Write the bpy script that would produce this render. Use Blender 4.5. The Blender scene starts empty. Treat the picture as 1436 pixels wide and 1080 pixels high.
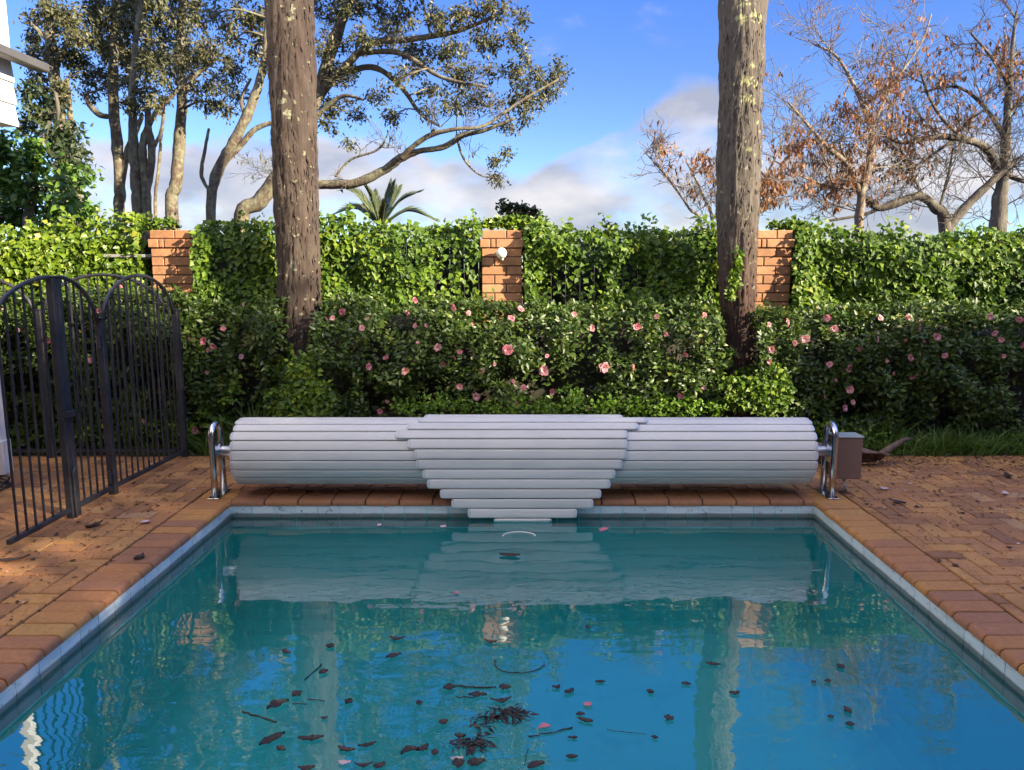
import bpy, math, random
import numpy as np
from mathutils import Vector, Matrix, noise as mnoise

SC = bpy.context.scene
COL = SC.collection
R = math.radians
rng = np.random.default_rng(7)
rnd = random.Random(11)

# ------------------------------------------------------------------ camera
CAM_Z = 1.6
PITCH = R(8.64)
FPX, PCX, PCY = 1080.0, 734.0, 540.0          # focal length and principal point, in pixels of the 1436 px photograph
cd = bpy.data.cameras.new('camera')
cd.sensor_width = 36.0
cd.lens = FPX / 1436.0 * 36.0
cd.shift_x = -16.0 / 1436.0
cd.clip_start = 0.05
cd.clip_end = 3000.0
cam = bpy.data.objects.new('camera', cd)
COL.objects.link(cam)
cam.location = (0, 0, CAM_Z)
cam.rotation_euler = (math.pi / 2 - PITCH, 0, 0)
SC.camera = cam

# ------------------------------------------------------------------ sun, sky, exposure
SUN_AZ, SUN_EL = R(120), R(23)                 # azimuth clockwise from +Y (straight ahead)
SUN = Vector((math.sin(SUN_AZ) * math.cos(SUN_EL), math.cos(SUN_AZ) * math.cos(SUN_EL), math.sin(SUN_EL)))
sd = bpy.data.lights.new('sun', 'SUN')
sd.energy = 5.0
sd.angle = R(0.6)
sd.color = (1.0, 0.84, 0.62)
sun = bpy.data.objects.new('sun', sd)
COL.objects.link(sun)
sun.rotation_euler = SUN.to_track_quat('Z', 'Y').to_euler()
SC.view_settings.view_transform = 'Standard'
SC.view_settings.look = 'None'
SC.view_settings.gamma = 1.0
SC.view_settings.use_curve_mapping = False
SC.view_settings.exposure = 1.62
SC.cycles.use_denoising = True
SC.cycles.max_bounces = 8
SC.cycles.transparent_max_bounces = 12


def pray(px, py):
    """direction (world) of the photograph's pixel"""
    x = (px - PCX) / FPX
    u = -(py - PCY) / FPX
    c, s = math.cos(PITCH), math.sin(PITCH)
    return Vector((x, c + u * s, -s + u * c))


def at(px, py, Y):
    d = pray(px, py)
    t = Y / d.y
    return Vector((d.x * t, Y, CAM_Z + d.z * t))


def gnd(px, py, z=0.0):
    d = pray(px, py)
    t = (z - CAM_Z) / d.z
    return Vector((d.x * t, d.y * t, z))


def pxm(Y):
    """metres per photograph pixel at depth Y"""
    return Y / FPX


world = bpy.data.worlds.new('World')
SC.world = world
world.use_nodes = True


def build_world():
    nt = world.node_tree
    N, L = nt.nodes, nt.links
    bg = N['Background']
    sky = N.new('ShaderNodeTexSky')
    sky.sky_type = 'NISHITA'
    sky.sun_disc = False
    sky.sun_elevation = SUN_EL
    sky.sun_rotation = SUN_AZ
    sky.air_density = 1.0
    sky.dust_density = 0.15
    sky.ozone_density = 2.2
    bg.inputs['Strength'].default_value = 0.06
    tc = N.new('ShaderNodeTexCoord')
    mp = N.new('ShaderNodeMapping')
    mp.inputs['Scale'].default_value = (1, 1, 2.1)
    mp.inputs['Location'].default_value = (0.3, 0.0, 0.1)
    L.new(tc.outputs['Generated'], mp.inputs['Vector'])
    n1 = N.new('ShaderNodeTexNoise')
    n1.inputs['Scale'].default_value = 4.2
    n1.inputs['Detail'].default_value = 8
    n1.inputs['Roughness'].default_value = 0.56
    L.new(mp.outputs[0], n1.inputs['Vector'])
    n2 = N.new('ShaderNodeTexNoise')
    n2.inputs['Scale'].default_value = 9
    n2.inputs['Detail'].default_value = 6
    L.new(mp.outputs[0], n2.inputs['Vector'])

    def math_node(op, a, b=None, clamp=False):
        m = N.new('ShaderNodeMath')
        m.operation = op
        m.use_clamp = clamp
        for i, v in enumerate((a, b)):
            if v is None:
                continue
            if isinstance(v, (int, float)):
                m.inputs[i].default_value = v
            else:
                L.new(v, m.inputs[i])
        return m.outputs[0]
    total = None
    # cloud banks: centre pixel, angular radius, weight
    for px, py, rad, wt in ((925, 262, 7, .50), (985, 205, 5.5, .38), (840, 285, 6, .46), (800, 270, 4, .25), (1010, 290, 7, .40), (600, 295, 6, .42), (690, 290, 5, .40), (480, 275, 6, .40), (540, 255, 4, .25),
                            (370, 245, 6, .36), (310, 290, 6, .38), (180, 290, 7, .36), (1150, 315, 8, .36), (1330, 290, 8, .32), (860, 15, 7, .13), (740, -10, 6, .17), (1000, -10, 9, .15), (1230, 60, 9, .12)):
        d = pray(px, py).normalized()
        dt = N.new('ShaderNodeVectorMath')
        dt.operation = 'DOT_PRODUCT'
        L.new(tc.outputs['Generated'], dt.inputs[0])
        dt.inputs[1].default_value = d
        mr = N.new('ShaderNodeMapRange')
        mr.interpolation_type = 'SMOOTHSTEP'
        mr.inputs['From Min'].default_value = math.cos(R(rad))
        mr.inputs['From Max'].default_value = 1.0
        mr.inputs['To Max'].default_value = wt
        L.new(dt.outputs['Value'], mr.inputs['Value'])
        total = mr.outputs[0] if total is None else math_node('ADD', total, mr.outputs[0])
    # added cloud, out of view overhead and behind, to whiten the shade fill
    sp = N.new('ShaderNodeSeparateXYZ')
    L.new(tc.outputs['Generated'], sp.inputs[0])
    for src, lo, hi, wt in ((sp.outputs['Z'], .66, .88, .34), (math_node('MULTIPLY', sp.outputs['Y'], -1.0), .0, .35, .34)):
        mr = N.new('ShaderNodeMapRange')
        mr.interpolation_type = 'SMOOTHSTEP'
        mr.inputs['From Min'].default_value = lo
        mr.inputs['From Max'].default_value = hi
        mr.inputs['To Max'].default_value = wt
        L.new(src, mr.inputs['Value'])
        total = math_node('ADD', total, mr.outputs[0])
    dens = math_node('ADD', math_node('MINIMUM', total, 0.42), n1.outputs['Fac'])
    mr = N.new('ShaderNodeMapRange')
    mr.interpolation_type = 'SMOOTHSTEP'
    mr.inputs['From Min'].default_value = 0.74
    mr.inputs['From Max'].default_value = 0.98
    mr.inputs['To Max'].default_value = 0.92
    L.new(dens, mr.inputs['Value'])
    cr = N.new('ShaderNodeValToRGB')
    cr.color_ramp.elements[0].position = 0.36
    cr.color_ramp.elements[0].color = (2.65, 2.8, 3.4, 1)
    cr.color_ramp.elements[1].position = 0.66
    cr.color_ramp.elements[1].color = (5.1, 4.8, 4.75, 1)
    L.new(n2.outputs['Fac'], cr.inputs['Fac'])
    hs = N.new('ShaderNodeHueSaturation')
    hs.inputs['Saturation'].default_value = 1.18
    hs.inputs['Hue'].default_value = 0.525
    hs.inputs['Value'].default_value = 1.72
    L.new(sky.outputs[0], hs.inputs['Color'])
    mx = N.new('ShaderNodeMix')
    mx.data_type = 'RGBA'
    L.new(mr.outputs[0], mx.inputs['Factor'])
    hm = N.new('ShaderNodeValToRGB')                      # clear winter air: blue horizon, deepening overhead
    el = hm.color_ramp.elements
    stops = ((0, (.45, .60, .85)), (.10, (.50, .62, .86)), (.23, (.47, .60, .74)), (.35, (.42, .64, .88)), (.50, (.34, .80, 1.18)), (.68, (.6, .9, 1.2)), (1, (1, 1, 1)))
    while len(el) < len(stops):
        el.new(.5)
    for e_, (p_, c_) in zip(el, stops):
        e_.position = p_
        e_.color = (*c_, 1)
    L.new(sp.outputs['Z'], hm.inputs['Fac'])
    hx = N.new('ShaderNodeMix')
    hx.data_type = 'RGBA'
    hx.blend_type = 'MULTIPLY'
    hx.inputs['Factor'].default_value = 1
    L.new(hs.outputs[0], hx.inputs['A'])
    L.new(hm.outputs['Color'], hx.inputs['B'])
    L.new(hx.outputs['Result'], mx.inputs['A'])
    fill_gain = N.new('ShaderNodeMapRange')                     # unseen added clouds brightened to lift the fill light
    fill_gain.inputs['From Min'].default_value = -.35
    fill_gain.inputs['From Max'].default_value = .75
    fill_gain.inputs['To Min'].default_value = 1.0
    fill_gain.inputs['To Max'].default_value = 2.5
    L.new(math_node('SUBTRACT', sp.outputs['Z'], math_node('MULTIPLY', sp.outputs['Y'], .6)), fill_gain.inputs['Value'])
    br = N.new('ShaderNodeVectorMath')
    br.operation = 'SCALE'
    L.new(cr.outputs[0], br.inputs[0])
    L.new(fill_gain.outputs[0], br.inputs['Scale'])
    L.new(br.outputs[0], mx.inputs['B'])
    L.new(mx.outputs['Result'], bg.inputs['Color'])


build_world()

# ------------------------------------------------------------------ mesh helpers


class MB:
    """collects shapes and links them as ONE mesh object"""

    def __init__(self):
        self.v, self.f, self.a = [], [], []

    def add(self, vs, fs, r=0.5):
        o = len(self.v)
        self.v += [tuple(x) for x in vs]
        self.f += [tuple(i + o for i in f) for f in fs]
        self.a += [r] * len(vs)

    def box(self, x0, x1, y0, y1, z0, z1, b=0.0, r=0.5, M=None):
        if b <= 0:
            vs = [(x, y, z) for z in (z0, z1) for y in (y0, y1) for x in (x0, x1)]
            fs = [(0, 2, 3, 1), (4, 5, 7, 6), (0, 1, 5, 4), (2, 6, 7, 3), (0, 4, 6, 2), (1, 3, 7, 5)]
        else:
            X, Y, Z = (x0, x1), (y0, y1), (z0, z1)
            vs, idx = [], {}
            for i in (0, 1):
                for j in (0, 1):
                    for k in (0, 1):
                        sx, sy, sz = (1, -1)[i] * b, (1, -1)[j] * b, (1, -1)[k] * b
                        idx[i, j, k] = len(vs)
                        vs += [(X[i], Y[j] + sy, Z[k] + sz), (X[i] + sx, Y[j], Z[k] + sz), (X[i] + sx, Y[j] + sy, Z[k])]
            q = lambda i, j, k, a: idx[i, j, k] + a
            fs = []
            for i in (0, 1):
                fs.append([q(i, 0, 0, 0), q(i, 1, 0, 0), q(i, 1, 1, 0), q(i, 0, 1, 0)][::(-1 if i == 0 else 1)])
                fs.append([q(0, i, 0, 1), q(1, i, 0, 1), q(1, i, 1, 1), q(0, i, 1, 1)][::(1 if i == 0 else -1)])
                fs.append([q(0, 0, i, 2), q(1, 0, i, 2), q(1, 1, i, 2), q(0, 1, i, 2)][::(-1 if i == 0 else 1)])
            for i in (0, 1):
                for j in (0, 1):
                    fs.append((q(i, j, 0, 0), q(i, j, 1, 0), q(i, j, 1, 1), q(i, j, 0, 1)))
                    fs.append((q(i, 0, j, 0), q(i, 1, j, 0), q(i, 1, j, 2), q(i, 0, j, 2)))
                    fs.append((q(0, i, j, 1), q(1, i, j, 1), q(1, i, j, 2), q(0, i, j, 2)))
                    for k in (0, 1):
                        fs.append((q(i, j, k, 0), q(i, j, k, 1), q(i, j, k, 2)))
        if M is not None:
            vs = [M @ Vector(v) for v in vs]
        self.add(vs, fs, r)

    def tube(self, pts, rad, n=8, r=0.5, cap=True):
        pts = [Vector(p) for p in pts]
        if isinstance(rad, (int, float)):
            rad = [rad] * len(pts)
        vs, fs = [], []
        up = Vector((0.13, 0.27, 0.95))
        prev = None
        for i, p in enumerate(pts):
            a = pts[max(0, i - 1)]
            b = pts[min(len(pts) - 1, i + 1)]
            t = b - a
            if t.length < 1e-9:
                t = Vector((0, 0, 1))
            t.normalize()
            if prev is None:
                u = up - t * up.dot(t)
                if u.length < 1e-3:
                    u = Vector((1, 0, 0)) - t * t.x
            else:
                u = prev - t * prev.dot(t)
            u.normalize()
            prev = u
            w = t.cross(u)
            for k in range(n):
                an = 2 * math.pi * k / n
                vs.append(p + (u * math.cos(an) + w * math.sin(an)) * rad[i])
        for i in range(len(pts) - 1):
            for k in range(n):
                k2 = (k + 1) % n
                fs.append((i * n + k, i * n + k2, (i + 1) * n + k2, (i + 1) * n + k))
        if cap:
            fs.append(tuple(range(n))[::-1])
            fs.append(tuple((len(pts) - 1) * n + k for k in range(n)))
        self.add(vs, fs, r)

    def cyl(self, a, b, rad, n=16, r=0.5):
        self.tube([a, b], rad, n, r)

    def lathe(self, prof, centre, n=24, r=0.5, axis='z'):
        vs, fs = [], []
        for (rr, h) in prof:
            for k in range(n):
                an = 2 * math.pi * k / n
                c, s = rr * math.cos(an), rr * math.sin(an)
                q = {'z': (c, s, h), 'y': (c, h, s), 'x': (h, c, s)}[axis]
                vs.append((centre[0] + q[0], centre[1] + q[1], centre[2] + q[2]))
        for i in range(len(prof) - 1):
            for k in range(n):
                k2 = (k + 1) % n
                fs.append((i * n + k, i * n + k2, (i + 1) * n + k2, (i + 1) * n + k))
        fs.append(tuple(range(n)))
        fs.append(tuple((len(prof) - 1) * n + k for k in range(n))[::-1])
        self.add(vs, fs, r)

    def build(self, name, mat, parent=None, smooth=False):
        me = bpy.data.meshes.new(name)
        me.from_pydata(self.v, [], self.f)
        at_ = me.attributes.new('rnd', 'FLOAT', 'POINT')
        at_.data.foreach_set('value', np.array(self.a, dtype=np.float32))
        return link(name, me, mat, parent, smooth)


def link(name, me, mat, parent=None, smooth=False):
    me.materials.append(mat)
    if smooth:
        me.polygons.foreach_set('use_smooth', np.ones(len(me.polygons), dtype=bool))
    me.update()
    o = bpy.data.objects.new(name, me)
    COL.objects.link(o)
    if parent is not None:
        o.parent = parent
        o.matrix_parent_inverse = Matrix.Translation(parent.location).inverted() if not parent.get('_local') else Matrix()
    return o


def np_mesh(name, V, F, mat, parent=None, rv=None, smooth=False):
    """V (n,3), F (m,k) one polygon size"""
    me = bpy.data.meshes.new(name)
    n, (m, k) = len(V), F.shape
    me.vertices.add(n)
    me.vertices.foreach_set('co', np.ascontiguousarray(V, dtype=np.float32).ravel())
    me.loops.add(m * k)
    me.loops.foreach_set('vertex_index', np.ascontiguousarray(F, dtype=np.int32).ravel())
    me.polygons.add(m)
    me.polygons.foreach_set('loop_start', np.arange(0, m * k, k, dtype=np.int32))
    me.update(calc_edges=True)
    if rv is not None:
        a = me.attributes.new('rnd', 'FLOAT', 'POINT')
        a.data.foreach_set('value', np.ascontiguousarray(rv, dtype=np.float32))
    return link(name, me, mat, parent, smooth)


def unit(a):
    return a / np.maximum(np.linalg.norm(a, axis=1, keepdims=True), 1e-9)


def leaf_mesh(C, D, Nn, Ln, Wd, rv=None, fold=0.18, wide_at=0.42):
    """leaves: base point C, tip direction D, face normal Nn, length, width -> V, F, attribute"""
    n = len(C)
    D = unit(D)
    S = unit(np.cross(D, Nn))
    Nn = np.cross(S, D)
    Ln = np.broadcast_to(np.asarray(Ln, float), (n,))[:, None]
    Wd = np.broadcast_to(np.asarray(Wd, float), (n,))[:, None]
    base = C
    l = C + D * Ln * wide_at + S * Wd * .5 + Nn * Wd * fold
    r = C + D * Ln * wide_at - S * Wd * .5 + Nn * Wd * fold
    m = C + D * Ln * (wide_at + .06)
    tip = C + D * Ln - Nn * Ln * .12
    V = np.stack([base, l, tip, r, m], 1).reshape(-1, 3)
    o = (np.arange(n) * 5)[:, None, None]
    F = (np.array([[0, 4, 1], [1, 4, 2], [2, 4, 3], [3, 4, 0]])[None] + o).reshape(-1, 3)
    if rv is None:
        rv = rng.random(n)
    return V, F, np.repeat(rv, 5)


def cat(parts):
    Vs, Fs, As, o = [], [], [], 0
    for V, F, A in parts:
        Vs.append(V)
        Fs.append(F + o)
        As.append(A)
        o += len(V)
    return np.concatenate(Vs), np.concatenate(Fs), np.concatenate(As)


def thing(name, loc, label, cat_, group=None, rz=0.0):
    o = bpy.data.objects.new(name, None)
    o.empty_display_size = 0.2
    COL.objects.link(o)
    o.location = loc
    o.rotation_euler = (0, 0, rz)
    return tag(o, label, cat_, group)


def tag(o, label, cat_, group=None):
    o['label'] = label
    o['category'] = cat_
    if group:
        o['group'] = group
    return o


def kind(o, k='structure'):
    o['kind'] = k
    return o


# ------------------------------------------------------------------ materials


class NT:
    def __init__(self, name):
        self.m = bpy.data.materials.new(name)
        self.m.use_nodes = True
        self.t = self.m.node_tree
        self.p = self.t.nodes['Principled BSDF']
        self.out = self.t.nodes['Material Output']

    def n(self, typ, **kw):
        nd = self.t.nodes.new('ShaderNode' + typ)
        for k, v in kw.items():
            if k.startswith('_'):
                setattr(nd, k[1:], v)
            else:
                nd.inputs[k.replace('__', ' ')].default_value = v
        return nd

    def l(self, a, b):
        self.t.links.new(a, b)

    def coord(self, scale=(1, 1, 1)):
        tc = self.n('TexCoord')
        mp = self.n('Mapping')
        mp.inputs['Scale'].default_value = scale
        self.l(tc.outputs['Object'], mp.inputs['Vector'])
        return mp.outputs[0]

    def noise(self, vec, scale, detail=4, rough=.55):
        nd = self.n('TexNoise', Scale=scale, Detail=detail, Roughness=rough)
        self.l(vec, nd.inputs['Vector'])
        return nd.outputs['Fac']

    def ramp(self, fac, stops, interp='LINEAR'):
        cr = self.n('ValToRGB')
        cr.color_ramp.interpolation = interp
        el = cr.color_ramp.elements
        while len(el) < len(stops):
            el.new(0.5)
        for e, (p, c) in zip(el, stops):
            e.position = p
            e.color = (*c, 1) if len(c) == 3 else c
        self.l(fac, cr.inputs['Fac'])
        return cr.outputs['Color']

    def attr(self):
        a = self.n('Attribute')
        a.attribute_name = 'rnd'
        return a.outputs['Fac']

    def mix(self, fac, a, b, mode='MIX'):
        mx = self.n('Mix', _data_type='RGBA', _blend_type=mode)
        for s, v in (('Factor', fac), ('A', a), ('B', b)):
            if isinstance(v, (int, float)):
                mx.inputs[s].default_value = v
            elif isinstance(v, tuple):
                mx.inputs[s].default_value = (*v, 1)
            else:
                self.l(v, mx.inputs[s])
        return mx.outputs['Result']

    def bump(self, h, strength=.4, dist=.01):
        b = self.n('Bump', Strength=strength, Distance=dist)
        self.l(h, b.inputs['Height'])
        self.l(b.outputs[0], self.p.inputs['Normal'])
        return b

    def base(self, c):
        if isinstance(c, tuple):
            self.p.inputs['Base Color'].default_value = (*c, 1)
        else:
            self.l(c, self.p.inputs['Base Color'])

    def set(self, **kw):
        for k, v in kw.items():
            self.p.inputs[k.replace('__', ' ')].default_value = v
        return self


def plain(name, c, rough=.5, metal=0.0, var=.12, scale=14, bump=.05):
    t = NT(name)
    f = t.noise(t.coord(), scale, 5)
    lo = tuple(x * (1 - var) for x in c)
    hi = tuple(min(1, x * (1 + var)) for x in c)
    t.base(t.ramp(f, [(.3, lo), (.7, hi)]))
    t.set(Roughness=rough, Metallic=metal)
    if bump:
        t.bump(t.noise(t.coord(), scale * 6, 3), bump, .003)
    return t.m


def leafmat(name, stops, rough=.38, trans=.28, tint=(1.0, 1.15, .45), spec=.5):
    t = NT(name)
    c = t.ramp(t.attr(), stops)
    t.base(c)
    t.set(Roughness=rough)
    t.p.inputs['Specular IOR Level'].default_value = spec
    tr = t.n('BsdfTranslucent')
    t.l(t.mix(1.0, c, tint, 'MULTIPLY'), tr.inputs['Color'])
    ms = t.n('MixShader', Fac=trans)
    t.l(t.p.outputs[0], ms.inputs[1])
    t.l(tr.outputs[0], ms.inputs[2])
    t.l(ms.outputs[0], t.out.inputs['Surface'])
    return t.m


def brickmat(name, stops, stain=(.06, .04, .03), stain_amt=.55, stain_scale=1.6, rough=.82, bumpd=.003, speck=True):
    t = NT(name)
    c = t.ramp(t.attr(), stops)
    v = t.coord()
    c = t.mix(.45, c, t.ramp(t.noise(v, 38, 6, .65), [(.3, (.55, .55, .55)), (.7, (1.25, 1.2, 1.15))]), 'MULTIPLY')
    big = t.noise(v, stain_scale, 7, .62)
    f = t.ramp(big, [(.48, (0, 0, 0)), (.68, (stain_amt,) * 3)])
    c = t.mix(f, c, stain)
    f4 = t.ramp(t.noise(v, 13, 6, .7), [(.50, (0, 0, 0)), (.72, (stain_amt * .75,) * 3)])
    c = t.mix(f4, c, tuple(x * .8 for x in stain))
    if speck:
        f2 = t.ramp(t.noise(v, 95, 3, .6), [(.62, (0, 0, 0)), (.70, (.7,) * 3)])
        c = t.mix(f2, c, stain)
    t.base(c)
    t.set(Roughness=rough)
    t.bump(t.noise(v, 130, 5, .6), .5, bumpd)
    return t.m


M = {}
M['paver'] = brickmat('paver', [(0, (.28, .135, .065)), (.3, (.41, .19, .078)), (.55, (.49, .24, .088)), (.8, (.56, .285, .09)), (1, (.45, .26, .13))],
                      stain=(.17, .085, .042), stain_amt=.6)
M['coping'] = brickmat('coping', [(0, (.30, .14, .08)), (.3, (.37, .17, .085)), (.55, (.42, .19, .075)), (.78, (.48, .24, .072)), (1, (.48, .28, .095))],
                       stain=(.20, .10, .06), stain_amt=.35, stain_scale=2.5)
M['pillar'] = brickmat('pillar_brick', [(0, (.36, .16, .075)), (.5, (.47, .235, .11)), (1, (.54, .29, .15))], stain=(.20, .11, .06), stain_amt=.55,
                       stain_scale=5, bumpd=.004)
M['mortar'] = plain('mortar', (.10, .055, .04), .95, var=.3, scale=40)
M['sand'] = plain('joint_sand', (.065, .035, .022), .95, var=.4, scale=9)
M['soil'] = plain('soil', (.07, .045, .028), .95, var=.4, scale=5, bump=.4)
M['steel'] = plain('stainless_steel', (.62, .63, .66), .20, 1.0, var=.06, scale=8, bump=0)
M['iron'] = plain('black_iron', (.032, .034, .042), .5, .0, var=.35, scale=20, bump=.1)
M['axle'] = plain('brushed_aluminium', (.72, .73, .75), .36, 1.0, var=.06, scale=20, bump=.02)
M['box'] = plain('motor_box_brown', (.22, .14, .115), .42, .1, var=.06, scale=6)
M['boxtop'] = plain('motor_box_lid', (.36, .42, .42), .4, .1, var=.08, scale=12)
M['white'] = plain('white_paint', (.80, .79, .77), .5, var=.04, scale=4)
M['cream'] = plain('cream_wall', (.62, .58, .52), .7, var=.06, scale=3)
M['roof'] = plain('roof_tile', (.10, .09, .09), .7, var=.25, scale=3)
M['gutter'] = plain('gutter_grey', (.085, .085, .085), .5, var=.15, scale=5)
M['black'] = plain('black_rubber', (.02, .022, .022), .5, var=.3)
M['drum'] = plain('reel_drum', (.05, .055, .06), .6, .0, var=.08)
M['globe'] = plain('opal_globe', (.86, .84, .78), .25, var=.03, bump=0)
M['fenceboard'] = plain('dark_fence_board', (.035, .033, .035), .8, var=.4, scale=6)
M['lichen'] = plain('yellow_lichen', (.42, .42, .14), .9, var=.35, scale=40, bump=.3)
M['lichen_grey'] = plain('grey_lichen', (.34, .35, .24), .9, var=.3, scale=40, bump=.3)
M['housewall'] = plain('house_brick_wall', (.20, .12, .08), .85, var=.25, scale=12)
M['twig'] = plain('hedge_gap_shade', (.03, .028, .018), .9, var=.5, scale=25, bump=.4)  # near-black core colour, stands for the shade in the hedge gaps
M['rail'] = plain('weathered_rail', (.30, .30, .30), .6, var=.15, scale=20)
M['glass_dark'] = plain('window_glass', (.03, .035, .04), .08, var=.1, bump=0)


def slat_material():
    t = NT('cover_slat_plastic')
    v = t.coord((.6, 6, 6))
    c = t.ramp(t.attr(), [(0, (.71, .695, .655)), (1, (.78, .765, .725))])
    f = t.ramp(t.noise(v, 2.2, 7, .7), [(.48, (0, 0, 0)), (.75, (.55,) * 3)])
    c = t.mix(f, c, (.44, .47, .48))
    t.base(c)
    t.set(Roughness=.38)
    t.bump(t.noise(t.coord((1, 30, 30)), 6, 2), .04, .003)
    return t.m


M['slat'] = slat_material()
M['cap'] = plain('slat_end_cap', (.60, .63, .66), .3, var=.05, scale=30)


def tile_material():
    t = NT('waterline_tile')
    v = t.coord()
    c = t.ramp(t.attr(), [(0, (.56, .66, .70)), (1, (.68, .76, .78))])
    f = t.ramp(t.noise(v, 26, 7, .7), [(.58, (0, 0, 0)), (.68, (.85,) * 3)])
    c = t.mix(f, c, (.10, .11, .10))
    f = t.ramp(t.noise(t.coord((1, 1, 7)), 3.1, 6, .6), [(.5, (0, 0, 0)), (.72, (.55,) * 3)])
    c = t.mix(f, c, (.30, .38, .38))
    sx = t.n('SeparateXYZ')                               # scum left by the water just above its level
    t.l(v, sx.inputs[0])
    ad = t.n('Math', _operation='MULTIPLY_ADD')
    t.l(t.noise(v, 5, 5), ad.inputs[0])
    ad.inputs[1].default_value = -.016
    t.l(sx.outputs['Z'], ad.inputs[2])
    sc = t.n('MapRange', From__Min=-.097, From__Max=-.108, To__Min=0.0, To__Max=.85)
    t.l(ad.outputs[0], sc.inputs['Value'])
    c = t.mix(sc.outputs[0], c, (.075, .095, .085))
    t.base(c)
    t.set(Roughness=.3)
    return t.m


M['tile'] = tile_material()


def pool_material():
    t = NT('pool_plaster')
    v = t.coord()
    c = t.ramp(t.noise(v, 1.1, 6, .6), [(.3, (.20, .76, .76)), (.7, (.26, .84, .84))])
    f = t.ramp(t.noise(v, 2.6, 8, .68), [(.56, (0, 0, 0)), (.72, (.35,) * 3)])
    c = t.mix(f, c, (.13, .48, .50))
    t.base(c)
    t.set(Roughness=.8)
    return t.m


M['pool'] = pool_material()


def water_material():
    t = NT('pool_water')
    v = t.coord((1, 1, 1))
    big = t.noise(t.coord((1.1, 2.2, 1)), 1.7, 2, .5)
    small = t.noise(t.coord((1.0, 2.6, 1)), 8, 2, .5)
    add = t.n('Math', _operation='MULTIPLY_ADD')
    add.inputs[1].default_value = .08
    t.l(small, add.inputs[0])
    t.l(big, add.inputs[2])
    b = t.n('Bump', Strength=1.0, Distance=.005)
    t.l(add.outputs[0], b.inputs['Height'])
    fr = t.n('Fresnel', IOR=2.3)
    t.l(b.outputs[0], fr.inputs['Normal'])
    g = t.n('BsdfGlossy', Roughness=.0)
    g.inputs['Color'].default_value = (1, 1, 1, 1)
    t.l(b.outputs[0], g.inputs['Normal'])
    tr = t.n('BsdfTransparent')
    tr.inputs['Color'].default_value = (.58, .98, 1.0, 1)
    ms = t.n('MixShader')
    t.l(fr.outputs[0], ms.inputs[0])
    t.l(tr.outputs[0], ms.inputs[1])
    t.l(g.outputs[0], ms.inputs[2])
    t.l(ms.outputs[0], t.out.inputs['Surface'])
    return t.m


M['water'] = water_material()


def bark_material(name, low, high, lichen, z_split=None, lich_th=.62, lich_scale=9, lich2=None, zs=.16, patches=(), soft=.035):
    t = NT(name)
    v = t.coord((1, 1, zs))
    f = t.noise(v, 24, 8, .7)
    cl = t.ramp(f, [(.28, tuple(x * .45 for x in low)), (.52, low), (.75, tuple(x * 1.5 for x in low))])
    ch = t.ramp(f, [(.28, tuple(x * .5 for x in high)), (.52, high), (.75, tuple(x * 1.4 for x in high))])
    if z_split is None:
        c = t.mix(t.ramp(t.noise(t.coord(), 2.4, 4), [(.42, (0, 0, 0)), (.6, (1, 1, 1))]), cl, ch)
    else:
        sx = t.n('SeparateXYZ')
        tc = t.n('TexCoord')
        t.l(tc.outputs['Object'], sx.inputs[0])
        ad = t.n('Math', _operation='MULTIPLY_ADD')
        t.l(t.noise(t.coord((1, 1, .5)), 6, 5), ad.inputs[0])
        ad.inputs[1].default_value = 1.2
        t.l(sx.outputs['Z'], ad.inputs[2])
        mr = t.n('MapRange', From__Min=z_split, From__Max=z_split + .8)
        t.l(ad.outputs[0], mr.inputs['Value'])
        c = t.mix(mr.outputs[0], cl, ch)
    f2 = t.ramp(t.noise(t.coord(), lich_scale, 6, .55), [(lich_th, (0, 0, 0)), (lich_th + soft, (.9,) * 3)])
    c = t.mix(f2, c, lichen)
    if patches:                                            # larger crusts of lichen at their own places on the bark
        tot = None
        tc = t.n('TexCoord')
        for (q, r) in patches:
            dd = t.n('VectorMath', _operation='DISTANCE')
            t.l(tc.outputs['Object'], dd.inputs[0])
            dd.inputs[1].default_value = q
            mr = t.n('MapRange', From__Min=r * 1.5, From__Max=0.0, To__Min=0.0, To__Max=.40)
            t.l(dd.outputs['Value'], mr.inputs['Value'])
            if tot is None:
                tot = mr.outputs[0]
            else:
                mxn = t.n('Math', _operation='MAXIMUM')
                t.l(tot, mxn.inputs[0])
                t.l(mr.outputs[0], mxn.inputs[1])
                tot = mxn.outputs[0]
        adn = t.n('Math', _operation='ADD')
        t.l(tot, adn.inputs[0])
        t.l(t.noise(t.coord(), 34, 5, .6), adn.inputs[1])
        c = t.mix(t.ramp(adn.outputs[0], [(.70, (0, 0, 0)), (.75, (.92,) * 3)]), c, lichen)
    if lich2:
        f3 = t.ramp(t.noise(t.coord(), lich_scale * 3.3, 4, .5), [(.66, (0, 0, 0)), (.70, (.8,) * 3)])
        c = t.mix(f3, c, lich2)
    t.base(c)
    t.set(Roughness=.9)
    t.bump(f, .9, .02)
    return t.m


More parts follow.
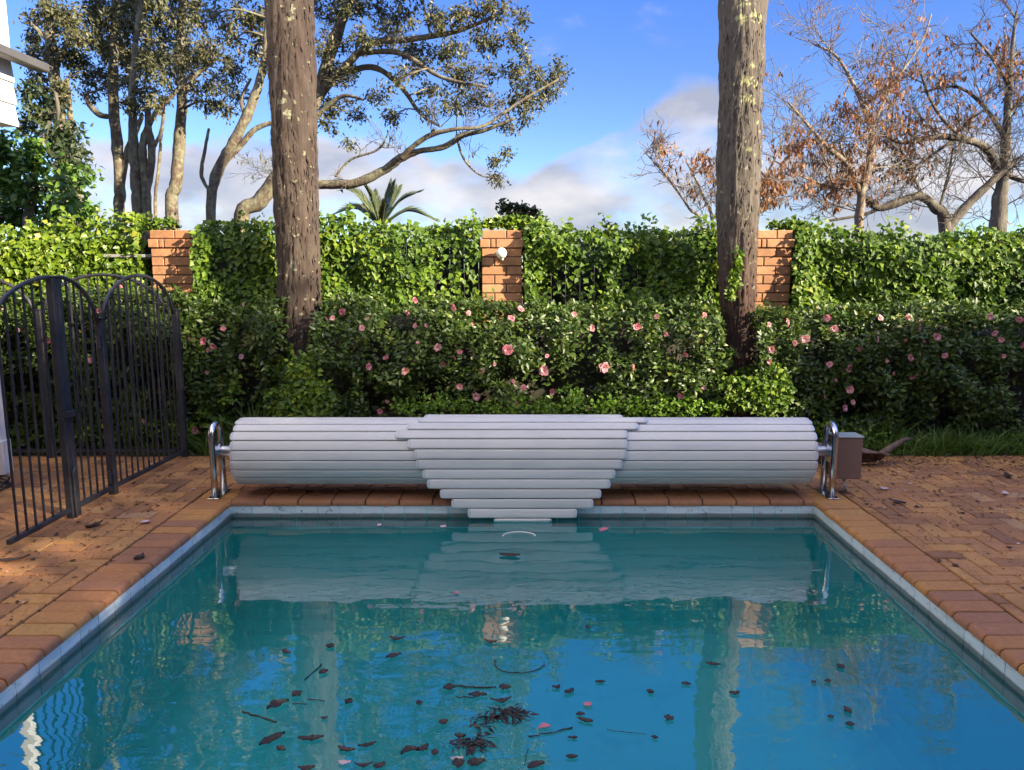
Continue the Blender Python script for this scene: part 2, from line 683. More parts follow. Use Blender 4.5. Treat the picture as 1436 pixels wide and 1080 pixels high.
M['bark_left'] = bark_material('bark_left_palm', (.058, .040, .031), (.082, .062, .048), (.28, .29, .19), None, .70, 7, (.30, .30, .19),
                                patches=[(at(px, py, 6.82), r * .0046) for px, py, r in ((410, 12, 8), (420, 28, 5), (396, 142, 8), (404, 160, 9), (431, 155, 7), (400, 130, 6), (409, 370, 7), (412, 378, 5), (441, 395, 6), (430, 248, 5), (418, 330, 4))])
M['bark_right'] = bark_material('bark_right_palm', (.068, .038, .027), (.118, .102, .084), (.37, .38, .19), 2.0, .655, 6.5, (.30, .29, .21),
                                 patches=[(at(px, py, 6.84), r * .0054) for px, py, r in ((1042, 6, 12), (1040, 28, 11), (1056, 24, 10), (1067, 26, 8), (1053, 92, 7), (1046, 114, 12), (1060, 116, 7), (1046, 141, 11), (1055, 143, 6), (1026, 118, 5), (1062, 172, 5), (1020, 190, 5))])
M['bark_grove'] = bark_material('bark_grove', (.125, .088, .065), (.165, .145, .10), (.25, .255, .155), None, .44, 15, soft=.22)
M['bark_dark'] = bark_material('bark_dark', (.10, .08, .06), (.17, .15, .11), (.30, .31, .18), None, .62, 6)
M['bark_pale'] = bark_material('bark_pale', (.22, .17, .125), (.28, .25, .20), (.32, .32, .24), None, .62, 8)
M['bark_drab'] = bark_material('bark_winter', (.09, .075, .06), (.15, .135, .105), (.24, .25, .17), None, .62, 8)  # darker grey-brown bark of two bare trees

M['ivy'] = leafmat('ivy_leaf', [(0, (.035, .078, .010)), (.35, (.075, .15, .013)), (.7, (.15, .25, .016)), (.92, (.26, .34, .025)), (1, (.34, .36, .05))], .52, .30)
M['ivy_y'] = leafmat('yellow_green_ivy_leaf', [(0, (.06, .12, .012)), (.4, (.13, .22, .02)), (.8, (.24, .34, .03)), (1, (.36, .36, .05))], .4, .32)
M['camellia'] = leafmat('camellia_leaf', [(0, (.024, .050, .010)), (.45, (.052, .098, .013)), (.75, (.105, .160, .020)), (.9, (.19, .21, .03)), (1, (.26, .20, .04))], .44, .14)
M['petal'] = leafmat('camellia_petal', [(0, (.60, .20, .27)), (.5, (.74, .37, .41)), (1, (.84, .60, .58))], .5, .3, (1, .8, .7))
M['crown'] = leafmat('grove_leaf', [(0, (.045, .055, .022)), (.4, (.090, .100, .042)), (.7, (.15, .15, .066)), (.9, (.21, .18, .09)), (1, (.26, .19, .10))], .5, .2, (1, 1, .6))
M['crown_d'] = leafmat('dark_evergreen_leaf', [(0, (.02, .035, .015)), (.5, (.04, .065, .022)), (1, (.09, .11, .035))], .5, .18)
M['bush'] = leafmat('bush_leaf', [(0, (.04, .09, .014)), (.5, (.085, .18, .022)), (.85, (.16, .28, .035)), (1, (.30, .40, .07))], .4, .25)
M['brownleaf'] = leafmat('dry_brown_leaf', [(0, (.16, .07, .03)), (.4, (.30, .13, .055)), (.75, (.42, .20, .09)), (1, (.34, .22, .10))], .6, .35, (1, .8, .5))
M['grass'] = leafmat('grass_blade', [(0, (.04, .09, .015)), (.5, (.085, .17, .022)), (1, (.18, .25, .05))], .5, .25)
M['cover'] = leafmat('groundcover_leaf', [(0, (.06, .14, .012)), (.5, (.13, .26, .02)), (1, (.26, .38, .04))], .45, .32)
M['palm'] = leafmat('palm_leaflet', [(0, (.06, .09, .04)), (.5, (.11, .14, .06)), (1, (.19, .21, .10))], .4, .2)
M['deadleaf'] = plain('sodden_leaf', (.035, .022, .016), .45, var=.5, scale=60)
M['pinkpetal'] = plain('fallen_petal', (.55, .18, .22), .5, var=.2, scale=60)
M['palepetal'] = plain('faded_petal', (.62, .45, .46), .5, var=.15, scale=60)
M['litter'] = leafmat('litter', [(0, (.03, .02, .014)), (.6, (.08, .045, .025)), (.88, (.16, .08, .04)), (.94, (.55, .40, .36)), (1, (.62, .45, .42))], .7, .1, (1, 1, 1))
M['frond'] = plain('dead_frond', (.15, .095, .068), .7, var=.4, scale=18, bump=.3)
# ------------------------------------------------------------------ ground, paving, pool
PX0, PX1, PY0, PY1 = -2.045, 2.035, 0.9, 5.185          # inner edge of the coping
CW = 0.255                                          # coping width
WATER = -0.12
DECK_Y1 = 6.47


def ring(mb, ox0, ox1, oy0, oy1, ix0, ix1, iy0, iy1, z):
    vs = [(ox0, oy0, z), (ox1, oy0, z), (ox1, oy1, z), (ox0, oy1, z), (ix0, iy0, z), (ix1, iy0, z), (ix1, iy1, z), (ix0, iy1, z)]
    mb.add(vs, [(0, 1, 5, 4), (1, 2, 6, 5), (2, 3, 7, 6), (3, 0, 4, 7)])


g = MB()
ring(g, -600, 600, -300, 1500, -9, 9, -3, DECK_Y1, -.012)
kind(g.build('ground', M['soil']))
g = MB()
ring(g, -9, 9, -3, DECK_Y1, PX0 - .02, PX1 + .02, PY0 - .02, PY1 + .02, -.012)
kind(g.build('sand_bed', M['sand']))


def paver(mb, x0, x1, y0, y1, r, gap=.0035, ch=.004):
    x0 += gap; x1 -= gap; y0 += gap; y1 -= gap
    if x1 - x0 < .012 or y1 - y0 < .012:
        return
    z = rnd.gauss(0, .0011)
    tx, ty = rnd.gauss(0, .0012), rnd.gauss(0, .0012)
    o = len(mb.v)
    jx, jy = rnd.gauss(0, .0008), rnd.gauss(0, .0008)
    x0 += jx; x1 += jx; y0 += jy; y1 += jy
    top = [(x0 + ch, y0 + ch, z - tx - ty), (x1 - ch, y0 + ch, z + tx - ty), (x1 - ch, y1 - ch, z + tx + ty), (x0 + ch, y1 - ch, z - tx + ty)]
    low = [(x0, y0, z - ch - .001), (x1, y0, z - ch - .001), (x1, y1, z - ch - .001), (x0, y1, z - ch - .001)]
    bot = [(x0, y0, -.03), (x1, y0, -.03), (x1, y1, -.03), (x0, y1, -.03)]
    vs = top + low + bot
    fs = [(0, 1, 2, 3)]
    for k in range(4):
        k2 = (k + 1) % 4
        fs.append((4 + k, 4 + k2, k2, k))
        fs.append((8 + k, 8 + k2, 4 + k2, 4 + k))
    mb.add(vs, fs, r)


def build_paving():
    mb = MB()
    u = .1165
    ex = (PX0 - CW, PX1 + CW, PY0 - CW, PY1 + CW)

    def put(x0, x1, y0, y1):
        if x0 < ex[1] and x1 > ex[0] and y0 < ex[3] and y1 > ex[2]:      # cut at the coping
            cuts = [(max(0, x1 - ex[0]), 'r'), (max(0, ex[1] - x0), 'l'), (max(0, y1 - ex[2]), 't'), (max(0, ex[3] - y0), 'b')]
            c, s = min(cuts)
            if s == 'r': x1 = ex[0]
            if s == 'l': x0 = ex[1]
            if s == 't': y1 = ex[2]
            if s == 'b': y0 = ex[3]
            if x1 <= x0 or y1 <= y0:
                return
        paver(mb, x0, x1, y0, min(y1, DECK_Y1 + rnd.uniform(-.01, .02)), min(1, max(0, rnd.gauss(.45, .24))))
    n0, n1, m0, m1 = int(-8.6 / u), int(7.6 / u), int(-2.5 / u), int(DECK_Y1 / u)
    for i in range(n0, n1):
        for j in range(m0, m1 + 1):
            k = (i - j) % 4
            x, y = i * u + .03, j * u + .02
            if k == 0:
                put(x, x + 2 * u, y, y + u)
            elif k == 3:
                put(x, x + u, y, y + 2 * u)
    return kind(mb.build('paving', M['paver']))


build_paving()


def coping_prof():
    """(distance from inner edge outwards, z) of a bullnosed brick"""
    p = []
    for k in range(7):
        a = math.pi - k * math.pi / 2 / 6
        p.append((.026 + .026 * math.cos(a), -.024 + .025 * math.sin(a)))
    return [(.0, -.036)] + p + [(CW - .006, .001), (CW - .002, -.004), (CW - .002, -.036)]


def build_coping():
    mb = MB()
    pr = coping_prof()

    def brick(o, d, w, out, r):
        """o corner on the inner edge, d along the edge (unit), w length along, out outward unit"""
        dz = rnd.gauss(0, .0012)
        vs = []
        for t in (.0045, .0105, w - .0105, w - .0045):
            shr = .004 if t in (.0045, w - .0045) else 0
            for (a, z) in pr:
                q = Vector(o) + Vector(d) * t + Vector(out) * (a - .012 + (shr if a < .1 else -shr))
                vs.append((q.x, q.y, z + dz - shr))
        n = len(pr)
        fs = []
        for i in range(3):
            for k in range(n - 1):
                fs.append((i * n + k, i * n + k + 1, (i + 1) * n + k + 1, (i + 1) * n + k))
        fs.append(tuple(range(n)))
        fs.append(tuple(range(3 * n, 4 * n))[::-1])
        mb.add(vs, fs, r)
    w = .1205
    for side in (-1, 1):
        y = PY0
        ox = PX0 if side < 0 else PX1
        while y < PY1 + CW - .02:
            ww = min(w, PY1 + CW - y)
            t = (y - PY0) / (PY1 - PY0)
            base = .62 if (side > 0 and y > 3.6) else .42
            r = min(1, max(0, rnd.gauss(base, .2)))
            if side > 0 and y > 4.3: r = rnd.uniform(.68, .84)
            if side < 0 and y > 4.75: r = rnd.uniform(.6, .8)
            brick((ox, y, 0), (0, 1, 0), ww, (side, 0, 0), r)
            y += ww
    for (yy, out) in ((PY1, 1), (PY0, -1)):
        x = PX0 + .004
        while x < PX1 - .03:
            ww = min(.235, PX1 - x)
            brick((x, yy, 0), (1, 0, 0), ww, (0, out, 0), min(1, max(0, rnd.gauss(.3, .18))))
            x += ww
    for k in range(2):                                                    # back corners of the near end
        x = PX0 - CW if k == 0 else PX1 + .004
        brick((x, PY0, 0), (1, 0, 0), CW - .01, (0, -1, 0), .4)
    return kind(mb.build('pool_coping', M['coping'], smooth=False))


build_coping()
mb = MB()
for (i, o) in ((.012, CW - .012),):
    ring(mb, PX0 - o, PX1 + o, PY0 - o, PY1 + o, PX0 - i, PX1 + i, PY0 - i, PY1 + i, -.0065)
    for (xa, ya, xb, yb) in ((PX0 - i, PY0 - i, PX1 + i, PY0 - i), (PX1 + i, PY0 - i, PX1 + i, PY1 + i), (PX1 + i, PY1 + i, PX0 - i, PY1 + i), (PX0 - i, PY1 + i, PX0 - i, PY0 - i)):
        mb.add([(xa, ya, -.0065), (xb, yb, -.0065), (xb, yb, -.05), (xa, ya, -.05)], [(0, 1, 2, 3)])
kind(mb.build('coping_bed', M['mortar']))


def build_pool():
    x0, x1, y0, y1 = PX0, PX1, PY0, PY1
    D = -1.02
    # shell: walls with a rounded foot, gently falling floor
    mb = MB()
    prof = [(0, -.038), (0, -.80), (.02, -.88), (.07, -.96), (.16, -1.0), (.3, D)]
    rings = []
    for (a, z) in prof:
        rings.append([(x0 + a, y0 + a, z), (x1 - a, y0 + a, z), (x1 - a, y1 - a, z), (x0 + a, y1 - a, z)])
    vs = [p for r_ in rings for p in r_]
    fs = []
    for i in range(len(rings) - 1):
        for k in range(4):
            k2 = (k + 1) % 4
            fs.append((i * 4 + k, i * 4 + k2, (i + 1) * 4 + k2, (i + 1) * 4 + k))
    b = (len(rings) - 1) * 4
    fs.append((b, b + 1, b + 2, b + 3))
    mb.add(vs, fs)
    kind(mb.build('pool_shell', M['pool']))
    # waterline tiles
    t = MB()
    s, gpx = .152, .0022
    zt, zb = -.040, -.040 - .15
    th = .006

    def tile(o, d, n, w):
        o, d, n = Vector(o), Vector(d), Vector(n)
        f = []
        for (a, z, e) in ((gpx, zb, 0), (w - gpx, zb, 0), (w - gpx, zt, 0), (gpx, zt, 0)):
            q = o + d * a + n * th
            f.append((q.x, q.y, z))
        bk = []
        for (a, z) in ((gpx, zb), (w - gpx, zb), (w - gpx, zt), (gpx, zt)):
            q = o + d * a
            bk.append((q.x, q.y, z))
        t.add(f + bk, [(0, 1, 2, 3), (0, 4, 5, 1), (1, 5, 6, 2), (2, 6, 7, 3), (3, 7, 4, 0)], rnd.random())
    for side in (-1, 1):
        y = y0
        while y < y1 - .02:
            w = min(s, y1 - y)
            tile((x0 if side < 0 else x1, y, 0), (0, 1, 0), (-side, 0, 0), w)
            y += s
    for (yy, n) in ((y1, -1), (y0, 1)):
        x = x0
        while x < x1 - .02:
            w = min(s, x1 - x)
            tile((x, yy, 0), (1, 0, 0), (0, n, 0), w)
            x += s
    kind(t.build('waterline_tiles', M['tile']))
    w = MB()
    w.add([(x0 + .001, y0 + .001, WATER), (x1 - .001, y0 + .001, WATER), (x1 - .001, y1 - .001, WATER), (x0 + .001, y1 - .001, WATER)], [(0, 1, 2, 3)])
    kind(w.build('pool_water', M['water']))


build_pool()

# ------------------------------------------------------------------ rolling pool cover and its reel
AX_Y, AX_Z, R1, R2 = 5.36, .312, .229, .249


def slat_mesh(mb_s, mb_c, xl, xr, c, tang, nrm, w=.0628, th=.017, r=.5):
    """a slightly pillowed hollow slat from xl to xr, centre c (y,z), tangent & outward normal in the (y,z) plane"""
    prof = []
    hw, ht = w / 2, th / 2
    for (a, b) in ((-hw, -ht * .4), (-hw, ht * .35), (-hw + .004, ht * .8), (-hw * .45, ht), (0, ht * 1.04), (hw * .45, ht), (hw - .004, ht * .8),
                   (hw, ht * .35), (hw, -ht * .4), (hw - .004, -ht), (-hw + .004, -ht)):
        prof.append((c[0] + tang[0] * a + nrm[0] * b, c[1] + tang[1] * a + nrm[1] * b, a))
    n = len(prof)
    cap = .022
    stations = [xl + cap, xr - cap]
    vs = [(x, y, z) for x in stations for (y, z, a) in prof]
    fs = [(k, (k + 1) % n, n + (k + 1) % n, n + k) for k in range(n)]
    mb_s.add(vs, fs, r)
    # rounded end caps
    for s, xe in ((-1, xl), (1, xr)):
        rows = []
        for q in (0, .35, .7, .9, 1.0):
            shrink = 1 - .5 * (q ** 4)
            rows.append([(xe - s * cap * (1 - q) + s * .0006, c[0] + (y - c[0]) * shrink, c[1] + (z - c[1]) * shrink) for (y, z, a) in prof])
        vs = [p for row in rows for p in row]
        fs = []
        for i in range(len(rows) - 1):
            for k in range(n):
                f = (i * n + k, i * n + (k + 1) % n, (i + 1) * n + (k + 1) % n, (i + 1) * n + k)
                fs.append(f if s > 0 else f[::-1])
        f = tuple((len(rows) - 1) * n + k for k in range(n))
        fs.append(f if s > 0 else f[::-1])
        mb_c[s > 0].add(vs, fs)


def build_cover():
    root = thing('pool_cover', (0, AX_Y, 0), 'pale grey slatted pool cover rolled on the reel, its stepped end hanging into the water', 'pool cover')
    n = 21
    step = 2 * math.pi / n
    slats = []
    for k in range(n):
        a = k * step + .08
        c = (AX_Y - R1 * math.cos(a), AX_Z + R1 * math.sin(a))
        nr = (-math.cos(a), math.sin(a))
        tg = (math.sin(a), math.cos(a))
        slats.append((-2.012 + rnd.uniform(-.004, .004), 2.016 + rnd.uniform(-.004, .004), c, tg, nr))
    # stepped tongue: first along the roll, then hanging straight down
    ext = [(587, 907), (571, 895), (555, 880), (571, 880), (580, 879), (583, 873), (592, 863), (599, 856), (617, 843), (633, 832), (656, 809)]
    p = .0695
    zs = AX_Z + .010
    order = []
    for k in range(5):                                     # from the horizontal tangent upwards over the top
        a = (k + .5) * p / R2
        order.append(((AX_Y - R2 * math.cos(a), AX_Z + R2 * math.sin(a)), (math.sin(a), math.cos(a)), (-math.cos(a), math.sin(a))))
    order = order[::-1]
    for k in range(7):
        order.append(((AX_Y - R2, AX_Z - (k + .5) * p), (0, 1), (-1, 0)))
    full = ext + [(692, 774)]
    for i, (c, tg, nr) in enumerate(order):
        l, r_ = full[min(i, len(full) - 1)]
        Yd = c[0]
        k = (Yd * math.cos(PITCH) - (c[1] - CAM_Z) * math.sin(PITCH)) / FPX
        slats.append(((l - PCX) * k, (r_ - PCX) * k, c, tg, nr))
    # a hidden beginning of the tongue on the far side of the roll
    for k in range(5, 8):
        a = (k + .5) * p / R2
        w = .70
        slats.append((-w, w, (AX_Y - R2 * math.cos(a), AX_Z + R2 * math.sin(a)), (math.sin(a), math.cos(a)), (-math.cos(a), math.sin(a))))
    for s in slats:
        a, b = MB(), (MB(), MB())
        slat_mesh(a, b, *s, r=rnd.random())
        o = a.build('slat', M['slat'], root)
        for q in b:
            q.build('end_cap', M['cap'], None).parent = o
    return root


build_cover()


def build_reel():
    root = thing('cover_reel', (0, AX_Y, 0), 'stainless steel pool cover reel on two hoop stands with a brown motor box', 'cover reel')
    d = MB()
    d.cyl((-2.0, AX_Y, AX_Z), (2.0, AX_Y, AX_Z), .20, 32)
    d.build('drum', M['drum'], root, False)
    for s in (-1, 1):
        x = 2.165 * s
        ax = MB()
        ax.tube([(1.9 * s, AX_Y - .0, AX_Z), (2.15 * s, AX_Y, AX_Z)], .036, 24)
        ax.lathe([(.075, -.006), (.075, .006)], (2.06 * s, AX_Y, AX_Z), 24, axis='x')
        ax.build('axle', M['axle'], root)
        st = MB()
        pts = [(x, 5.23, .006)]
        cy, rr, top = 5.31, .08, .437
        pts.append((x, 5.23, .25))
        for k in range(13):
            a = math.pi - math.pi * k / 12
            pts.append((x, cy + rr * math.cos(a), top + rr * math.sin(a)))
        pts += [(x, 5.39, .25), (x, 5.39, .006)]
        st.tube(pts, .0225, 14)
        h = st.build('hoop_stand', M['steel'], root, True)
        br = MB()
        br.box(x - .008, x + .008, 5.245, 5.405, AX_Z - .07, AX_Z + .07, .003)
        br.lathe([(.055, -.014), (.055, .014)], (x, AX_Y, AX_Z), 20, axis='x')
        br.build('bearing_plate', M['steel'], None).parent = h
        bp = MB()
        bp.box(x - .04, x + .04, 5.19, 5.43, .004, .010, .002)
        for yy in (5.20, 5.42):
            bp.lathe([(.011, .010), (.011, .018), (.006, .020)], (x, yy, 0), 8)
        b = bp.build('base_plate', M['steel'], None)
        b.parent = h
    mb = MB()
    mb.box(2.205, 2.392, 5.30, 5.44, .118, .418, .004)
    box = mb.build('motor_box', M['box'], root)
    sw = MB()
    for (xx, zz) in ((2.218, .135), (2.378, .135), (2.218, .40), (2.378, .40)):
        sw.lathe([(.0055, -.003), (.0055, .001), (.003, .002)][::-1], (xx, 5.299, zz), 8, axis='y')
    sw.build('screws', M['steel'], None).parent = box
    ld = MB()
    ld.box(2.2, 2.397, 5.294, 5.446, .4185, .428, .002)
    l = ld.build('lid', M['boxtop'], None)
    l.parent = box
    c = MB()
    c.tube([(2.30, 5.36, .125), (2.302, 5.36, .08), (2.315, 5.35, .03), (2.335, 5.34, .004)], .0125, 10)
    c.build('conduit', M['steel'], root, True)
    return root


build_reel()
# ------------------------------------------------------------------ iron fence and gate on the left
FX = -2.93                                          # fence line along the pool
VAL, APX = 1.23, 1.545                              # height of the valleys and of the arch tops


def arch_z(t):
    """height of the arched top rail, t = 0..1 across one bay"""
    return VAL + (APX - VAL) * math.sqrt(max(0, 1 - (2 * t - 1) ** 2)) ** 1.15


def arch_panel(root, p0, p1, t0=0.0, t1=1.0, bays=1, pick=.080):
    """pickets between ground points p0 and p1, showing t0..t1 of an arch"""
    p0, p1 = Vector(p0), Vector(p1)
    L = (p1 - p0).length
    d = (p1 - p0) / L

    def pt(s, z):
        q = p0 + d * (s * L)
        return (q.x, q.y, z)
    rail = MB()
    rail.tube([pt(s / 24, arch_z(t0 + (t1 - t0) * s / 24)) for s in range(25)], .0135, 8)
    rail.build('arched_rail', M['iron'], root, True)
    low = MB()
    nrm = Vector((-d.y, d.x, 0))
    for z in (.055,):
        a, b = Vector(pt(0, z)), Vector(pt(1, z))
        vs = []
        for q in (a, b):
            for (u, v) in ((-1, -1), (1, -1), (1, 1), (-1, 1)):
                vs.append(q + nrm * (.014 * u) + Vector((0, 0, .014 * v)))
        low.add(vs, [(0, 1, 5, 4), (1, 2, 6, 5), (2, 3, 7, 6), (3, 0, 4, 7), (0, 3, 2, 1), (4, 5, 6, 7)])
    low.build('bottom_rail', M['iron'], root)
    n = max(2, round(L / pick))
    for k in range(1, n):
        s = k / n
        b = MB()
        x, y, _ = pt(s, 0)
        h = .0052
        b.box(x - h, x + h, y - h, y + h, .069, arch_z(t0 + (t1 - t0) * s) - .004)
        b.build('picket', M['iron'], root)


def post(root, x, y, z1, w=.05, name='post'):
    b = MB()
    h = w / 2
    b.box(x - h, x + h, y - h, y + h, -.01, z1, .004)
    b.box(x - h - .003, x + h + .003, y - h - .003, y + h + .003, z1 + .0005, z1 + .012, .003)
    return b.build(name, M['iron'], root)


V0, A1, V1, A2, V2 = 4.20, 4.84, 5.33, 5.88, 6.43
GRP = 'black arched iron pool fencing'
root = thing('gate_leaf', (FX, V0, 0), 'near leaf of the black arched iron gate, with the drop bolt at its foot', 'gate', GRP)
arch_panel(root, (FX, V0, 0), (FX, A1 - .05, 0), 0, .47)
post(root, FX, A1 - .026, APX - .004, .045, 'stile')
db = MB()
db.tube([(FX + .034, A1 - .03, -.01), (FX + .034, A1 - .03, .30), (FX + .034, A1 - .005, .33)], .007, 8)
db.box(FX + .0235, FX + .044, A1 - .045, A1 - .015, .12, .16, .002)
db.build('drop_bolt', M['iron'], root)
lt = MB()
lt.box(FX + .026, FX + .048, A1 - .05, A1 + .04, .66, .70, .003)
lt.build('latch', M['iron'], root)
root = thing('gate_leaf', (FX, V1, 0), 'far leaf of the black arched iron gate, hinged on the middle fence post', 'gate', GRP)
post(root, FX, A1 + .026, APX - .006, .045, 'stile')
arch_panel(root, (FX, A1 + .05, 0), (FX, V1 - .035, 0), .53, 1)
hg = MB()
for z in (.09, 1.05):
    hg.cyl((FX, V1 - .036, z), (FX, V1 - .036, z + .09), .013, 10)
hg.build('hinge', M['iron'], root)
root = thing('iron_fence', (FX, A2, 0), 'black arched iron fence panel beside the pool between two square posts', 'fence', GRP)
post(root, FX, V1, VAL + .02)
arch_panel(root, (FX, V1 + .03, 0), (FX + .03, V2 - .03, 0))
post(root, FX + .03, V2, VAL + .02)
root = thing('iron_fence', (FX - 1.1, V2, 0), 'black arched iron fence running away to the left in front of the hedge', 'fence', GRP)
for k in range(3):
    xa, xb = FX - .04 - 1.1 * k, FX - 1.1 * (k + 1)
    arch_panel(root, (xa, V2, 0), (xb + .03, V2, 0))
    post(root, xb - .005, V2, VAL + .02)

# ------------------------------------------------------------------ brick pillars, dark boundary fence, wall lamp
PW = .385


def pillar(px, Y, label, chamfer):
    c = at(px, 400, Y)
    x0, x1 = c.x - PW / 2, c.x + PW / 2
    y0, y1 = Y, Y + PW
    top = 1.955
    root = thing('brick_pillar', (c.x, Y + PW / 2, 0), label, 'pillar', 'brick boundary pillars')
    core = MB()
    core.box(x0 + .008, x1 - .008, y0 + .008, y1 - .008, -.02, top - .03)
    core.build('mortar', M['mortar'], root)
    ch, j = .0855, .0085
    b = MB()
    cap = MB()
    z1 = top
    row = 0
    while z1 > .0:
        z0 = z1 - ch + j
        e = .016 if row == 1 else (0.0 if row else -.0)
        tgt = cap if row < 2 else b
        L = .235
        xs = [x0 - e, x1 + e]
        split = x0 + L if row % 2 == 0 else x0 + .12
        if row == 1:
            splits = [x0 + .085, x0 + .135]
        else:
            splits = [split]
        ed = [xs[0]] + splits + [xs[1]]
        for f in range(len(ed) - 1):
            a, q = ed[f] + (j / 2 if f else 0), ed[f + 1] - (j / 2 if f < len(ed) - 2 else 0)
            jit = rnd.gauss(0, .0015)
            tgt.box(a, q, y0 - e + jit, y0 + .105, z0, z1, .006, min(1, max(0, rnd.gauss(.5, .25))))
            tgt.box(a, q, y1 - .105, y1 + e, z0, z1, .006, rnd.random())
        # side faces between the front and the back bricks
        for sx in (0, 1):
            a, q = (x0 - e, x0 + .10) if sx == 0 else (x1 - .10, x1 + e)
            ys = [y0 + .105 + j, y1 - .105 - j]
            tgt.box(a, q, ys[0], ys[1], z0, z1, .006, rnd.random())
        if row < 2:
            tgt.box(x0 + .1, x1 - .1, y0 + .1, y1 - .1, z0, z1 - .002)
        z1 -= ch
        row += 1
    b.build('brickwork', M['pillar'], root)
    cap.build('corbelled_cap', M['pillar'], root)
    return c


PIL_Y = 7.45
pillar(243, PIL_Y, 'brick pillar behind the gate, half in the shade of the left trunk', True)
cm = pillar(704, PIL_Y, 'sunlit brick pillar with the round white lamp, between the two trunks', True)
pillar(1080, PIL_Y, 'sunlit brick pillar just right of the right trunk', True)

lp = at(703, 355, PIL_Y - .09)
root = thing('wall_lamp', (lp.x, PIL_Y, lp.z), 'small round white globe lamp fixed on the middle brick pillar', 'lamp')
mb = MB()
prof = [(.002, -.052)] + [(.052 * math.sin(math.pi * k / 12), -.052 * math.cos(math.pi * k / 12)) for k in range(1, 12)] + [(.002, .052)]
mb.lathe(prof, (lp.x, PIL_Y - .085, lp.z), 20)
mb.build('globe', M['globe'], root, True)
mb = MB()
mb.lathe([(.045, -.016), (.045, -.004), (.03, 0)], (lp.x, PIL_Y - .003, lp.z - .01), 16, axis='y')
mb.tube([(lp.x, PIL_Y - .02, lp.z - .01), (lp.x + .005, PIL_Y - .06, lp.z - .05), (lp.x + .006, PIL_Y - .08, lp.z - .055)], .017, 10)
mb.build('bracket', M['white'], root, True)

xl, xm, xr = [at(p, 400, PIL_Y).x for p in (243, 704, 1080)]
edges = [-9.0, xl, xm, xr, 9.5]
names = ['dark board fence behind the ivy left of the shaded pillar', 'dark board fence behind the ivy between the shaded and the middle pillar',
         'dark board fence behind the ivy between the middle and the right pillar', 'dark board fence behind the ivy right of the right pillar']
for i in range(4):
    a = edges[i] + (PW / 2 + .004 if i else 0)
    b = edges[i + 1] - (PW / 2 + .004 if i < 3 else 0)
    root = thing('boundary_fence', ((a + b) / 2, 7.75, 0), names[i], 'fence', 'board fence between the pillars')
    mb = MB()
    x = a
    while x < b - .02:
        w = min(.142, b - x)
        mb.box(x + .003, x + w, 7.74 + rnd.uniform(0, .004), 7.765, 0, 1.86 + rnd.uniform(-.01, .01), .002)
        x += w + .001
    mb.build('boards', M['fenceboard'], root)
    mb = MB()
    mb.box(a, b, 7.50, 7.54, 1.70, 1.73, .004)
    mb.build('rail', M['rail'], root)

# ------------------------------------------------------------------ ivy over the boundary fence


def interp(pts, x):
    return np.interp(x, [p[0] for p in pts], [p[1] for p in pts])


def nz(x, y, z, s):
    return np.array([mnoise.noise(Vector((a * s, b * s, c * s))) for a, b, c in zip(x, y, z)])


IVY_TOP = [(-900, 330), (0, 330), (60, 318), (130, 306), (200, 296), (270, 298), (300, 308), (390, 312), (450, 302), (470, 296), (500, 312), (560, 313),
           (620, 316), (655, 312), (700, 303), (750, 303), (790, 322), (850, 324), (900, 318), (960, 324), (1010, 318), (1075, 312), (1120, 306), (1160, 318),
           (1250, 326), (1436, 324), (2300, 325)]
# leaves thinned so the near-black boards imitate shade: px, py, rx, ry
IVY_GAPS = [(642, 392, 36, 50), (800, 402, 52, 34), (885, 390, 22, 24)]


